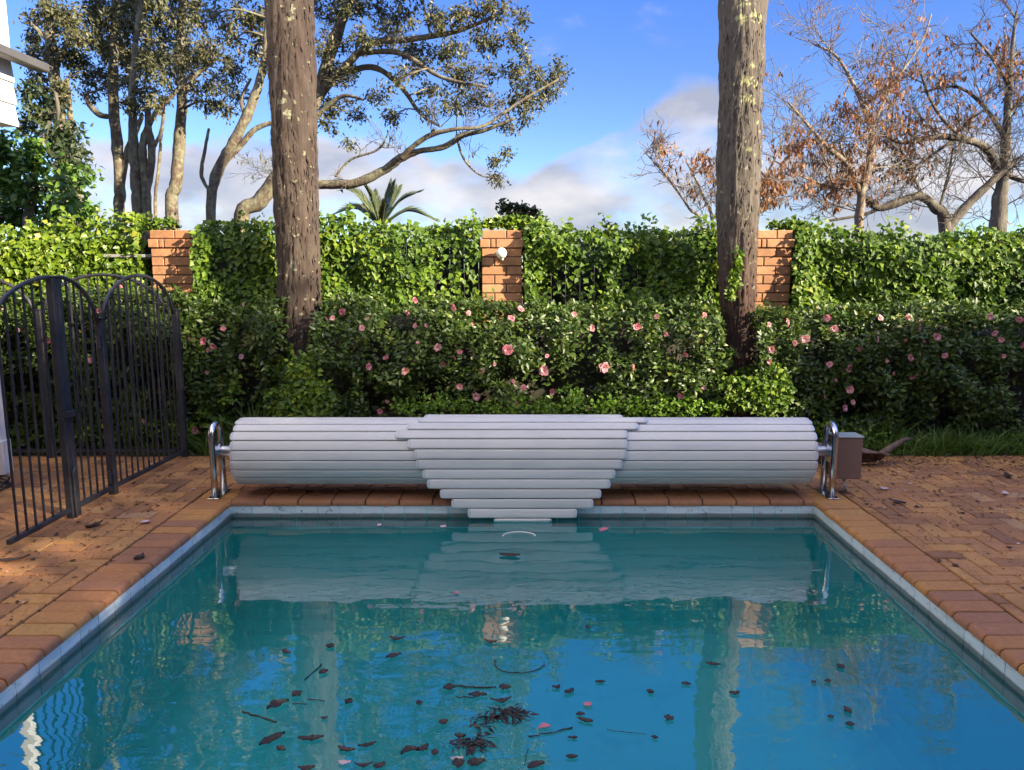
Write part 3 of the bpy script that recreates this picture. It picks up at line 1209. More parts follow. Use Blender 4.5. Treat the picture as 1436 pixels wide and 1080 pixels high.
def ivy(name, px0, px1, label, mat, dens=2600, yshift=0.0, seed=1, top_pad=0.0):
    Y = 7.42 + yshift
    g = np.random.default_rng(seed)
    area = (px1 - px0) * pxm(Y) * 1.5
    n = int(area * dens * 1.75)
    px = g.uniform(px0, px1, n)
    x = (px - PCX) * pxm(Y)
    d = np.array([pray(float(p), float(q)) for p, q in zip(px, interp(IVY_TOP, px))])
    ztop = CAM_Z + d[:, 2] * Y / d[:, 1] + top_pad
    zf = g.uniform(0, 1, n) ** .85
    z = ztop - zf * (ztop - .55)
    bul = nz(x, z, z * 0 + seed, 1.5) * .16 + nz(x, z, z * 0 + 3, 4.0) * .07
    top_round = np.clip((.22 - (ztop - z)) / .22, 0, 1) ** 2 * .20
    y = Y - .08 - bul + top_round + g.uniform(0, 1, n) ** 2 * .20
    # thin out the gaps that imitate shade
    keep = np.ones(n, bool)
    dz = z - CAM_Z
    py = PCY - FPX * (np.sin(PITCH) * Y + np.cos(PITCH) * dz) / (np.cos(PITCH) * Y - np.sin(PITCH) * dz)
    for (a, b, rx, ry) in IVY_GAPS:
        e = ((px - a) / rx) ** 2 + ((py - b) / ry) ** 2
        keep &= ~((e < 1) & (g.random(n) < .82))
    # pillars stay clear
    for (a, b) in ((205, 284), (672, 737), (1050, 1109)):
        keep &= ~((px > a) & (px < b) & (py > 326) & (y < PIL_Y + .05))
    patch = nz(x, z, z * 0 + 11, 2.3)
    keep &= (patch > -.40) | (g.random(n) < .40)
    x, y, z, px, patch = x[keep], y[keep], z[keep], px[keep], patch[keep]
    n = len(x)
    C = np.stack([x, y, z], 1)
    D = np.stack([g.normal(0, .55, n), g.normal(-.45, .3, n), g.normal(-.55, .5, n)], 1)
    N_ = np.stack([g.normal(.1, .45, n), g.normal(-.9, .3, n), g.normal(.55, .4, n)], 1)
    ln = g.uniform(.034, .074, n)
    parts = [leaf_mesh(C, D, N_, ln, ln * g.uniform(.75, 1.0, n), np.clip(g.beta(2.2, 2.6, n) + patch * .25, 0, 1), wide_at=.34)]
    # sprigs standing out of the top
    ns = int((px1 - px0) / 9)
    for _ in range(ns):
        p = g.uniform(px0, px1)
        dd = pray(float(p), float(interp(IVY_TOP, p)))
        zz = CAM_Z + dd.z * Y / dd.y + top_pad - .06
        xx = (p - PCX) * pxm(Y)
        h = abs(g.normal(.04, .07)) + .03
        k = int(5 + h * 60)
        t = g.uniform(0, 1, k)
        lean = g.normal(0, .25)
        Cc = np.stack([xx + lean * t * h + g.normal(0, .018, k), Y + .05 + g.normal(0, .06, k) * 1.0, zz + t * h], 1)
        Dd = np.stack([g.normal(0, .8, k), g.normal(-.2, .6, k), g.normal(.3, .5, k)], 1)
        Nn = np.stack([g.normal(.1, .5, k), g.normal(-.6, .4, k), g.normal(.6, .4, k)], 1)
        l2 = g.uniform(.035, .075, k)
        parts.append(leaf_mesh(Cc, Dd, Nn, l2, l2 * .7, np.clip(g.beta(3, 2, k), 0, 1)))
    V, F, A = cat(parts)
    root = thing('ivy', ((px0 + px1) / 2 * pxm(Y) - PCX * pxm(Y), Y, 0), label, 'ivy', 'ivy on the boundary fence')
    np_mesh('foliage', V, F, mat, root, A)
    # old woody stems behind the leaves
    st = MB()
    for _ in range(int((px1 - px0) / 30)):
        p = g.uniform(px0, px1)
        xx = (p - PCX) * pxm(Y)
        pts = [Vector((xx + g.normal(0, .035) * k + .05 * math.sin(k * 1.7 + p), 7.56 + g.normal(0, .03), .0 + .27 * k)) for k in range(7)]
        st.tube(pts, [.016 - .0018 * k for k in range(7)], 5)
    st.build('stems', M['bark_dark'], root)
    return root


ivy('ivy', -420, 205, 'yellow-green ivy heaped over the fence behind the gate, left of the shaded pillar', M['ivy_y'], 2500, .05, 21)
ivy('ivy', 286, 672, 'green ivy over the fence between the shaded pillar and the lamp pillar', M['ivy'], 3000, 0, 22)
ivy('ivy', 738, 1050, 'green ivy with a dark hollow between the lamp pillar and the right trunk', M['ivy'], 3000, 0, 23)
ivy('ivy', 1109, 1900, 'broad sheet of bright green ivy right of the right brick pillar', M['ivy'], 2800, 0, 24)
# ivy wrapping over the middle pillar's top and right side


def leaf_blob(blobs, Yc, n_per_m2, ln, mat, name, parent, seed, tip=(0, -.5, -.3), nrm=(.1, -.7, .6), depth=.5):
    """leaves in soft blobs given in photograph pixels at depth Yc: (px, py, rx, ry)"""
    g = np.random.default_rng(seed)
    parts = []
    for (px, py, rx, ry, *more) in blobs:
        Y = Yc + (more[0] if more else 0)
        c = at(px, py, Y)
        a, b = rx * pxm(Y), ry * pxm(Y)
        n = max(8, int(math.pi * a * b * n_per_m2))
        u = unit(g.normal(0, 1, (n, 3))) * (g.random((n, 1)) ** .45)
        C = np.array(c)[None] + u * np.array([a, depth * min(a, b), b])[None]
        D = np.array(tip)[None] + g.normal(0, .6, (n, 3))
        Nn = np.array(nrm)[None] + g.normal(0, .45, (n, 3))
        l = g.uniform(.6, 1.15, n) * ln
        parts.append(leaf_mesh(C, D, Nn, l, l * .7, np.clip(g.beta(2.2, 2.2, n), 0, 1)))
    V, F, A = cat(parts)
    return np_mesh(name, V, F, mat, parent, A)


root = thing('ivy', (cm.x + .3, PIL_Y, 1.5), 'yellow-green ivy spilling down the right side of the lamp pillar', 'ivy', 'ivy on the boundary fence')
leaf_blob([(742, 340, 14, 26), (748, 372, 14, 30), (741, 400, 8, 26), (762, 350, 22, 24), (770, 330, 26, 16), (746, 322, 20, 12), (716, 310, 34, 9), (690, 312, 20, 7), (757, 385, 10, 22)],
          PIL_Y + .08, 5200, .06, M['ivy_y'], 'foliage', root, 31)
root = thing('ivy', (xr + .3, PIL_Y, 1.5), 'ivy hugging the right edge of the right brick pillar', 'ivy', 'ivy on the boundary fence')
leaf_blob([(225, 314, 30, 9)], PIL_Y + .12, 4600, .06, M['ivy'], 'foliage', thing('ivy', (xl + .2, PIL_Y, 1.5), 'ivy trailing over the top of the shaded pillar', 'ivy', 'ivy on the boundary fence'), 34)
leaf_blob([(1116, 350, 10, 40), (1118, 400, 12, 40), (1100, 316, 30, 9), (1125, 330, 14, 20)], PIL_Y + .1, 4600, .06, M['ivy'], 'foliage', root, 32)
root = thing('shrub', (0.0, 8.0, 0), 'small dark shrub top poking above the ivy behind the lamp pillar', 'shrub')
leaf_blob([(722, 296, 22, 12), (708, 290, 12, 9), (740, 302, 20, 12), (730, 330, 34, 22)], 8.1, 4200, .06, M['crown_d'], 'foliage', root, 33, (0, -.2, .2))
tb = MB()
tb.tube([Vector((at(724, 300, 8.1).x, 8.1, 0)), at(724, 330, 8.1), at(720, 296, 8.1)], [.03, .02, .008], 6)
tb.build('stem', M['bark_dark'], root)

# ------------------------------------------------------------------ camellia hedges
HEDGE_TOP = [(-600, 425), (200, 420), (300, 424), (390, 420), (450, 418), (560, 420), (640, 428), (700, 440), (760, 436), (850, 432), (960, 430), (1060, 448), (1150, 438), (1300, 432), (1436, 436), (2200, 436)]
H_Y0, H_Y1 = 6.62, 7.38


def hedge(px0, px1, label, seed, dens=3500):
    g = np.random.default_rng(seed)
    Ym = H_Y0 + .12
    x0, x1 = (px0 - PCX) * pxm(Ym), (px1 - PCX) * pxm(Ym)
    root = thing('camellia_hedge', ((x0 + x1) / 2, 7.0, 0), label, 'hedge', 'camellia hedges')
    n = int((x1 - x0) * 2.2 * dens)
    x = g.uniform(x0, x1, n)
    p_ = x / pxm(Ym) + PCX
    d = np.array([pray(float(p), float(q)) for p, q in zip(p_, interp(HEDGE_TOP, p_))])
    ztop = CAM_Z + d[:, 2] * Ym / d[:, 1]
    # walk round the section: front face, rounded shoulder, top
    s = g.uniform(0, 1, n)
    fr = s < .68
    t = np.where(fr, s / .68, (s - .68) / .32)
    z = np.where(fr, .04 + t ** .9 * (ztop - .10), ztop - .02 * t)
    y = np.where(fr, H_Y0 + .10 * np.clip((t - .75) / .25, 0, 1) ** 2 + .06 * (1 - t), H_Y0 + .12 + t * (H_Y1 - H_Y0 - .12))
    ny = np.where(fr, -.9, -.25)
    nzv = np.where(fr, .35, .9)
    b1 = nz(x, y, z, 1.7)
    b2 = nz(x, y, z, 4.2)
    lump = b1 * .20 + b2 * .16
    dep = g.uniform(0, 1, n) ** 2.2 * .22
    y = y + np.where(fr, -lump + dep, 0)
    z = z + np.where(fr, 0, lump * .6 - dep * .8)
    # loose new shoots along the top
    sh = (~fr) & (g.random(n) < .10)
    z = z + sh * np.abs(g.normal(0, .05, n))
    keep = ((b2 + b1 * .6) > -.16) | (g.random(n) < .18)
    x, y, z, ny, nzv, fr, b1 = x[keep], y[keep], np.maximum(z[keep], .02), ny[keep], nzv[keep], fr[keep], b1[keep]
    n = len(x)
    C = np.stack([x, y, z], 1)
    D = np.stack([g.normal(0, .8, n), ny * .6 + g.normal(0, .5, n), .15 + g.normal(0, .6, n)], 1)
    N_ = np.stack([g.normal(.1, .5, n), ny + g.normal(0, .45, n), nzv + .25 + g.normal(0, .45, n)], 1)
    ln = g.uniform(.040, .074, n)
    rv = np.clip(g.beta(2, 2.8, n) * .9 + np.where(z > .95, .12, 0) * g.random(n), 0, 1)
    V, F, A = leaf_mesh(C, D, N_, ln, ln * .48, rv)
    np_mesh('foliage', V, F, M['camellia'], root, A)
    # branches inside
    st = MB()
    k = int((x1 - x0) * 9)
    for _ in range(k):
        xx = g.uniform(x0, x1)
        yy = g.uniform(6.98, 7.25)
        pts = [Vector((xx, yy, 0))]
        for q in range(1, 6):
            pts.append(pts[-1] + Vector((g.normal(0, .06), g.normal(0, .04), .2)))
        st.tube(pts, [.016, .014, .012, .009, .006, .004], 5)
    st.build('branches', M['bark_dark'], root)
    core = MB()  # dark sheet with the hedge's inner shade put into its colour
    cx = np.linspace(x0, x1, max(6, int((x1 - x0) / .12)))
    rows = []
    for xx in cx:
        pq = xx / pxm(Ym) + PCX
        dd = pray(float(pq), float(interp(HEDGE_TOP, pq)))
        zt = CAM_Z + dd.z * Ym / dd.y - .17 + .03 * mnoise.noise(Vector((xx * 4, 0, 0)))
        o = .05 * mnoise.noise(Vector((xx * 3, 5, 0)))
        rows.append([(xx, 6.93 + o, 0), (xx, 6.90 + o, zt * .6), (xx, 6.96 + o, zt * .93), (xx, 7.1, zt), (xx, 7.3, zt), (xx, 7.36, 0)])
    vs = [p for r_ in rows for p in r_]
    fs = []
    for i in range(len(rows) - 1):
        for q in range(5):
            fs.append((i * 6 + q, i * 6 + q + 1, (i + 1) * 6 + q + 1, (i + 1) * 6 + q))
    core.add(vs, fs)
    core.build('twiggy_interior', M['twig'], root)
    return root


HL = hedge(-560, 400, 'dark camellia hedge left of the left trunk, behind the iron fence', 41)
HC = hedge(444, 1010, 'camellia hedge dotted with pink flowers between the two trunks', 42)
HR = hedge(1060, 2000, 'long camellia hedge right of the right trunk, its foot in deep shade', 43)


def make_flower(seed, op):
    parts = []
    g = np.random.default_rng(seed)
    for ring_, (k, rad, tilt, ln) in enumerate(((7, .010, .30 + op, .048), (6, .008, .75 + op, .038), (5, .004, min(1.4, 1.15 + op), .026))):
        for i in range(k):
            a = 2 * math.pi * i / k + ring_ * .5 + g.normal(0, .1)
            dr = np.array([math.cos(a), 0, math.sin(a)])
            out = np.array([0, -1.0, 0])
            tilt_ = tilt + g.normal(0, .16)
            D = dr * math.cos(tilt_) + out * math.sin(tilt_)
            N_ = out * math.cos(tilt) - dr * math.sin(tilt)
            parts.append(leaf_mesh((dr * rad)[None], D[None], N_[None], ln * g.uniform(.8, 1.12), ln * g.uniform(1.0, 1.3), np.array([min(1, max(0, .3 + ring_ * .12 + g.normal(0, .2)))]), fold=.12, wide_at=.62))
    return cat(parts)


FLOWERS = [(480, 438, 13), (515, 449, 11), (507, 460, 9), (571, 439, 9), (581, 421, 11), (582, 457, 8), (598, 456, 7), (637, 431, 13), (657, 439, 9), (663, 454, 6), (717, 447, 12), (730, 434, 13),
           (614, 487, 13), (644, 493, 10), (638, 501, 8), (586, 481, 6), (542, 502, 10), (583, 504, 10), (568, 520, 14), (622, 511, 10), (517, 514, 11), (712, 491, 17), (693, 511, 6), (675, 521, 11),
           (645, 542, 11), (668, 556, 13), (543, 563, 7), (533, 577, 10), (720, 535, 7), (734, 544, 9), (763, 520, 15), (774, 549, 11), (724, 568, 13), (767, 499, 7), (830, 460, 11), (805, 441, 9), (847, 515, 20),
           (887, 515, 12), (823, 572, 9), (893, 458, 14), (459, 447, 8), (466, 446, 9), (921, 444, 9), (934, 469, 10), (983, 477, 13), (962, 497, 11), (960, 530, 8), (987, 544, 9), (954, 555, 9), (987, 442, 11),
           (1104, 452, 14), (1078, 455, 9), (1160, 446, 12), (1170, 461, 14), (1129, 475, 14), (1115, 481, 9), (1082, 490, 12), (1079, 507, 11), (1234, 446, 11), (1273, 445, 11), (1290, 452, 10), (1288, 461, 8),
           (1313, 472, 14), (1270, 477, 6), (1294, 479, 9), (1230, 476, 11), (1203, 489, 10), (1277, 502, 13), (1325, 499, 12), (1395, 467, 11), (1404, 476, 10), (1389, 444, 11), (1430, 448, 13), (1432, 483, 11),
           (1407, 499, 9), (1163, 511, 12), (1189, 512, 12), (1190, 519, 10), (1192, 546, 13), (1196, 564, 9), (1184, 572, 11), (1279, 528, 10), (1253, 524, 7), (1172, 533, 6), (1156, 557, 5), (1244, 506, 7),
           (286, 478, 16), (300, 485, 13), (266, 475, 9), (340, 427, 12), (313, 461, 9), (338, 500, 8), (291, 522, 8), (128, 505, 11), (68, 478, 10), (25, 463, 8), (8, 435, 11), (138, 436, 9), (167, 402, 9),
           (202, 592, 9), (274, 603, 13), (142, 524, 8), (292, 491, 8)]
fmeshes = []
for (px, py, s) in FLOWERS:
    Yf = H_Y0 - .07 if py > 455 else (H_Y0 + .02 if py > 440 else H_Y0 + .10)
    if px < 262:
        Yf -= .02
    par = HL if px < 420 else (HC if px < 1035 else HR)
    if len(fmeshes) < 7:                                  # seven differently opened blooms, then copies
        FV, FF, FA = make_flower(5 + len(fmeshes), (0, .12, .3, -.1, .5, .05, .2)[len(fmeshes)])
        FA = np.clip(FA + (-.18, .1, .25, 0, -.1, .35, .15)[len(fmeshes)], 0, 1)
        fo = np_mesh('flower', FV, FF, M['petal'], None, FA)
        fmeshes.append(fo.data)
    else:
        fo = bpy.data.objects.new('flower', rnd.choice(fmeshes))
        COL.objects.link(fo)
    fo.parent = par
    fo.matrix_parent_inverse = Matrix.Translation(par.location).inverted()
    fo.location = at(px, py, Yf)
    fo.rotation_euler = (rnd.gauss(-.25, .3), rnd.uniform(0, 6.28), rnd.gauss(.15, .5))
    k = s * pxm(Yf) / .092 * .86 * rnd.uniform(.85, 1.08)
    fo.scale = (k, k * .9, k * rnd.uniform(.8, 1.0))

# ------------------------------------------------------------------ the two tall trunks


def trunk(pts, rad, name_mat, seed, ridge=.023):
    """pts: list of points, rad: radii; displaced bark surface"""
    nc, nr = 84, 420
    P_ = [Vector(p) for p in pts]
    zs = np.linspace(P_[0].z, P_[-1].z, nr)
    px_ = np.interp(zs, [p.z for p in P_], [p.x for p in P_])
    py_ = np.interp(zs, [p.z for p in P_], [p.y for p in P_])
    rr = np.interp(zs, [p.z for p in P_], rad)
    V = np.zeros((nr, nc, 3))
    for i in range(nr):
        z = zs[i]
        wob = .012 * mnoise.noise(Vector((z * 1.1, seed, 0)))
        for k in range(nc):
            a = 2 * math.pi * k / nc
            c, s = math.cos(a), math.sin(a)
            q = Vector((c * 2.6 + seed, s * 2.6, z * 1.5))
            big = mnoise.noise(q * .8) * .016
            w = mnoise.noise(Vector((c * 9 + seed, s * 9, z * 2.6)))
            rid = (abs(w) ** .7) * ridge * 1.6 - ridge * .6
            fine = mnoise.noise(Vector((c * 22, s * 22 + seed, z * 9))) * ridge * .45
            r_ = rr[i] + big + rid + fine + wob
            V[i, k] = (px_[i] + c * r_, py_[i] + s * r_, z)
    V = V.reshape(-1, 3)
    i, k = np.meshgrid(np.arange(nr - 1), np.arange(nc), indexing='ij')
    k2 = (k + 1) % nc
    F = np.stack([i * nc + k, i * nc + k2, (i + 1) * nc + k2, (i + 1) * nc + k], -1).reshape(-1, 4)
    return V, F


def tall_tree(pxs, label, mat, seed, ivy_blobs, ivy_mat, flare):
    """pxs: (left px, right px, py) of the trunk in the photograph, from the top down"""
    Y = 7.0
    pts, rad = [], []
    for (a, b, py) in pxs[::-1]:
        p0, p1 = at(a, py, Y), at(b, py, Y)
        pts.append((p0 + p1) / 2)
        rad.append((p1.x - p0.x) / 2 * .985)
    base = pts[0].copy()
    base.z = 0
    pts = [base] + pts
    rad = [rad[0] * flare] + rad
    top = pts[-1] + (pts[-1] - pts[-3]).normalized() * 3.4
    pts.append(Vector((top.x, Y, 11.2)))
    rad.append(rad[-1] * .7)
    root = thing('tall_tree', base, label, 'tree', 'tall bare trunks')
    V, F = trunk(pts, rad, mat, seed)
    np_mesh('trunk', V, F, mat, root, None, True)
    # loose bark fibres and peeling strips on the lower trunk
    g = np.random.default_rng(seed)
    n = 900
    zz = g.uniform(.6, 3.9, n)
    a = g.uniform(math.pi, 2 * math.pi, n)
    cx = np.interp(zz, [p.z for p in pts], [p.x for p in pts])
    rr = np.interp(zz, [p.z for p in pts], rad) + .004
    C = np.stack([cx + np.cos(a) * rr, Y + np.sin(a) * rr, zz], 1)
    D = np.stack([g.normal(0, .18, n) + np.cos(a) * .12, np.sin(a) * .12, -np.ones(n)], 1)
    N_ = np.stack([np.cos(a), np.sin(a), g.normal(0, .2, n)], 1)
    l = g.uniform(.03, .12, n)
    V, F, A = leaf_mesh(C, D, N_, l, g.uniform(.006, .016, n))
    np_mesh('bark_strips', V, F, mat, root, A)
    # crown high above the picture
    g = np.random.default_rng(seed + 1)
    tp = np.array([top.x, Y, 11.2])
    parts, br = [], MB()
    for k in range(34):
        aa = g.uniform(0, 6.28)
        c = tp + np.array([math.cos(aa) * g.uniform(.3, 1.7), math.sin(aa) * g.uniform(.3, 1.7), g.uniform(.2, 2.0)])
        br.tube([Vector(tp - np.array([0, 0, .1])), Vector((tp + c) / 2 + np.array([0, 0, .15])), Vector(c)], [.04, .025, .01], 5)
        m = 130
        C = c + g.normal(0, .26, (m, 3))
        parts.append(leaf_mesh(C, g.normal(0, 1, (m, 3)), g.normal(0, .6, (m, 3)) + np.array([0, 0, .8]), .09, .035))
    V, F, A = cat(parts)
    np_mesh('crown', V, F, M['crown_d'], root, A)
    br.build('branches', mat, root)
    if ivy_blobs:
        leaf_blob(ivy_blobs, Y - .19, 3600, .055, ivy_mat, 'climbing_ivy', root, seed + 2, (0, -.4, -.4), (.1, -.9, .4), .25)
    return root


tall_tree([(374, 436, -10), (378, 441, 100), (383, 444, 200), (387, 446, 300), (390, 448, 400), (392, 451, 480), (391, 455, 560)],
          'tall rough brown trunk left of the lamp pillar, ivy round its foot', M['bark_left'], 3,
          [(438, 500, 10, 30), (400, 520, 16, 26), (425, 545, 40, 24), (450, 560, 26, 30), (395, 560, 30, 22), (440, 470, 5, 16), (405, 490, 6, 14), (380, 572, 26, 14), (425, 520, 26, 30, -.33), (445, 555, 30, 26, -.36), (400, 560, 30, 24, -.36), (420, 575, 50, 16, -.4)], M['ivy'], 1.25)
tall_tree([(1010, 1072, -10), (1009, 1070, 100), (1007, 1067, 200), (1006, 1062, 300), (1009, 1060, 380), (1014, 1058, 450), (1018, 1056, 510), (1014, 1058, 560)],
          'tall straight trunk with yellow lichen, in front of the right brick pillar', M['bark_right'], 8,
          [(1035, 365, 7, 20), (1030, 390, 9, 18), (1025, 410, 6, 12), (1050, 530, 26, 18), (1070, 545, 34, 22), (1020, 500, 10, 16), (1040, 560, 40, 18), (1085, 530, 26, 22, -.32), (1060, 545, 30, 20, -.36), (1095, 550, 20, 18, -.34), (1030, 540, 22, 18, -.34), (1072, 565, 40, 16, -.36)], M['ivy'], 1.2)
# ------------------------------------------------------------------ trees behind the boundary


def smooth(pts, per=5):
    """Catmull-Rom through (Vector, radius)"""
    out = []
    n = len(pts)
    for i in range(n - 1):
        p0, p1, p2, p3 = pts[max(0, i - 1)], pts[i], pts[i + 1], pts[min(n - 1, i + 2)]
        for k in range(per):
            t = k / per
            a = lambda q0, q1, q2, q3: .5 * ((2 * q1) + (q2 - q0) * t + (2 * q0 - 5 * q1 + 4 * q2 - q3) * t * t + (3 * q1 - q0 - 3 * q2 + q3) * t ** 3)
            out.append((a(p0[0], p1[0], p2[0], p3[0]), a(p0[1], p1[1], p2[1], p3[1])))
    out.append(pts[-1])
    return out


class Tree:
    def __init__(self, name, Y, foot_px, label, bark, leaf, seed, group=None, cat_='tree'):
        self.Y, self.bark, self.leaf = Y, bark, leaf
        self.g = np.random.default_rng(seed)
        self.r = random.Random(seed)
        c = at(foot_px, 400, Y)
        self.root = thing(name, (c.x, Y, 0), label, cat_, group)
        self.foot = Vector((c.x, Y, 0))
        self.nodes = []           # (Vector, radius) along every limb
        self.trunk, self.tw = MB(), MB()
        self.L = []

    def limb(self, px, root=False, depth=0.0, n=9):
        """px: (px, py, width px[, dY])"""
        pts = []
        k = len(px)
        for i, q in enumerate(px):
            Y = self.Y + (q[3] if len(q) > 3 else depth * i / max(1, k - 1))
            pts.append((at(q[0], q[1], Y), q[2] * pxm(Y) / 2 * .88))
        if root:
            a = pts[0]
            pts.insert(0, (Vector((a[0].x + .02, a[0].y, 0)), a[1] * 1.35))
        s = smooth(pts, 6)
        self.trunk.tube([p + Vector((self.g.normal(0, .06), self.g.normal(0, .06), 0)) * r for p, r in s], [r * (1 + .04 * self.g.normal()) for p, r in s], n)
        self.nodes += [(p, r) for p, r in s[4 if root else 0:]]

    def near(self, c):
        return min(self.nodes, key=lambda q: (q[0] - c).length + abs(q[0].z - c.z) * .2 + (.6 if q[0].z > c.z + .3 else 0))

    def clumps(self, lst, dens, ln, wd, rv=(2.2, 2.4), tip=(0, 0, -.35), depth=1.1, sub=3, tw=.006):
        g = self.g
        for q in lst:
            px, py, rx, ry = q[:4]
            Y = self.Y + (q[4] if len(q) > 4 else g.normal(0, .45))
            c = at(px, py, Y)
            a, b = rx * pxm(Y), ry * pxm(Y)
            s, r0 = self.near(c)
            d = c - s
            mid = s + d * .5 + Vector((g.normal(0, .08), g.normal(0, .08), .10 * d.length))
            r1 = min(r0 * .5, .004 + .010 * d.length + .008)
            sm = smooth([(s, r1), (mid, r1 * .75), (c, tw)], 5)
            self.tw.tube([p for p, r in sm], [r for p, r in sm], 5)
            # leafy sprays of different size inside the clump: uneven outline, gaps
            k = max(3, int(a * b * 62 * sub))
            for _ in range(k):
                u = Vector(unit(g.normal(0, 1, (1, 3)))[0]) * (g.random() ** .4)
                e = c + Vector((u.x * a, u.y * depth * min(a, b), u.z * b))
                st = sm[g.integers(4, len(sm))][0]
                mm = (st + e) / 2 + Vector(g.normal(0, .05, 3))
                self.tw.tube([st, mm, e], [tw * .9, tw * .7, tw * .5], 3, cap=False)
                m = int(dens * g.uniform(.5, 1.5))
                t = g.random(m) ** .6
                P = np.array(mm)[None] * (1 - t[:, None]) + np.array(e)[None] * t[:, None] + g.normal(0, 1, (m, 3)) * ln * .8
                D = np.array(tip)[None] + g.normal(0, .6, (m, 3)) + unit(np.array([u])) * .4
                N_ = g.normal(0, .6, (m, 3)) + np.array([.1, -.3, .6])
                l = ln * g.uniform(.6, 1.35, m)
                self.L.append(leaf_mesh(P, D, N_, l, l * wd, np.clip(g.beta(rv[0], rv[1], m) + g.normal(0, .08), 0, 1)))

    def grow(self, p, d, L, r, lev, leafp, hang=.0):
        g = self.g
        n = 4
        pts, rs = [p], [r]
        q, dd = p.copy(), d.normalized()
        for i in range(n):
            dd = (dd + Vector(g.normal(0, .16, 3)) + Vector((0, 0, .05 - hang))).normalized()
            q = q + dd * (L / n)
            pts.append(q.copy())
            rs.append(max(.0032, r * (1 - .6 * (i + 1) / n)))
        self.tw.tube(pts, rs, 4 if lev > 1 else 3, cap=False)
        if lev > 0:
            for i in range(1, n + 1):
                for _ in range(1 + (g.random() < .55)):
                    v = dd + Vector(g.normal(0, .75, 3))
                    v.y *= .8
                    self.grow(pts[i], v, L * g.uniform(.42, .72), rs[i] * .8, lev - 1, leafp, hang)
        if lev <= 1 and g.random() < leafp(q):
            m = int(g.integers(1, 4))
            P = np.array([pts[g.integers(1, n + 1)] for _ in range(m)]) + g.normal(0, .015, (m, 3))
            D = g.normal(0, .35, (m, 3)) + np.array([0, 0, -1.0])
            l = g.uniform(.055, .10, m)
            self.L.append(leaf_mesh(P, D, g.normal(0, 1, (m, 3)), l, l * .38))

    def sprout(self, every, L, r, lev, leafp, up=.35, zmin=1.9, hang=0.0):
        g = self.g
        for (p, rr) in self.nodes[::every]:
            if p.z < zmin:
                continue
            d = Vector((g.normal(0, 1), g.normal(0, .7), abs(g.normal(up, .5))))
            self.grow(p, d, L * g.uniform(.6, 1.25), min(rr * .6, r), lev, leafp, hang)

    def build(self, crown='crown', branch=None):
        self.trunk.build('trunk', self.bark, self.root, True)
        if self.tw.v:
            self.tw.build('twigs', branch or self.bark, self.root, True)['kind'] = 'stuff'
        if self.L:
            V, F, A = cat(self.L)
            np_mesh(crown, V, F, self.leaf, self.root, A)
        return self.root


GROVE = 'grove of slender evergreen trees behind the boundary'
t = Tree('evergreen_tree', 11.5, 98, 'leaning slender tree nearest the white house, with two lichen-covered stems', M['bark_grove'], M['crown'], 51, GROVE)
t.limb([(99, 312, 20), (91, 235, 18), (82, 150, 17), (72, 70, 15), (62, -20, 13)], True)
t.limb([(113, 312, 12), (106, 240, 10), (99, 170, 8), (95, 110, 5)], True)
t.limb([(76, 100, 8), (95, 60, 7), (115, 20, 5)])
t.limb([(70, 60, 7), (50, 40, 6), (38, 30, 4)])
t.clumps([(45, 45, 22, 18), (70, 20, 40, 26), (105, 35, 34, 32), (60, 75, 26, 20), (100, 80, 36, 26), (125, 105, 28, 20), (65, 115, 22, 20), (95, 125, 26, 18), (40, 80, 12, 12), (125, 60, 26, 26), (75, 150, 22, 16), (130, 20, 30, 24)],
         44, .066, .42)
t.limb([(62, -20, 13), (58, -120, 10), (66, -260, 6)])
t.clumps([(40, -50, 40, 34), (100, -60, 40, 34), (10, -110, 40, 34), (70, -150, 40, 34), (120, -130, 40, 34), (50, -220, 40, 34), (110, -260, 40, 34), (0, -190, 40, 34)], 40, .10, .42, sub=1.5)
t.build()
t = Tree('evergreen_tree', 12.2, 168, 'tallest straight tree of the grove, forking low with a reddish patch on its bark', M['bark_grove'], M['crown'], 52, GROVE)
t.limb([(168, 315, 18), (168, 262, 17), (164, 200, 16), (158, 140, 16), (160, 70, 15), (164, -20, 14)], True)
t.limb([(171, 258, 9), (178, 215, 10), (190, 185, 9), (200, 160, 6)])
t.limb([(158, 164, 7), (140, 161, 9), (126, 148, 8), (118, 132, 5)])
t.clumps([(150, 20, 36, 28), (185, 35, 32, 30), (170, 75, 30, 22), (130, 128, 24, 15), (195, 85, 26, 24), (145, 65, 22, 26), (175, 115, 22, 16), (200, 10, 36, 20)], 44, .066, .42)
t.limb([(164, -20, 14), (168, -140, 11), (160, -300, 6)])
t.clumps([(150, -50, 40, 34), (190, -90, 40, 34), (140, -140, 40, 34), (180, -190, 40, 34), (150, -260, 40, 34), (200, -300, 40, 34), (120, -220, 40, 34)], 40, .10, .42, sub=1.5)
t.build()
t = Tree('evergreen_tree', 11.2, 200, 'twin-stemmed mossy tree in the middle of the grove, stems close together', M['bark_grove'], M['crown'], 53, GROVE)
t.limb([(195, 318, 17), (190, 255, 16), (187, 195, 14), (185, 130, 11), (190, 60, 8)], True)
t.limb([(207, 318, 15), (204, 255, 14), (200, 205, 12), (214, 165, 8), (240, 135, 7), (268, 105, 5)], True)
t.limb([(207, 270, 8), (213, 215, 12), (207, 170, 10), (210, 130, 7)])
t.limb([(213, 210, 6), (226, 185, 6), (230, 150, 4)])
t.clumps([(200, 130, 28, 28), (222, 105, 30, 24), (240, 75, 30, 26), (190, 95, 22, 22), (215, 60, 30, 22), (225, 145, 16, 16), (180, 150, 16, 14)], 44, .066, .42)
t.limb([(190, 60, 8), (205, -60, 8), (225, -240, 5)])
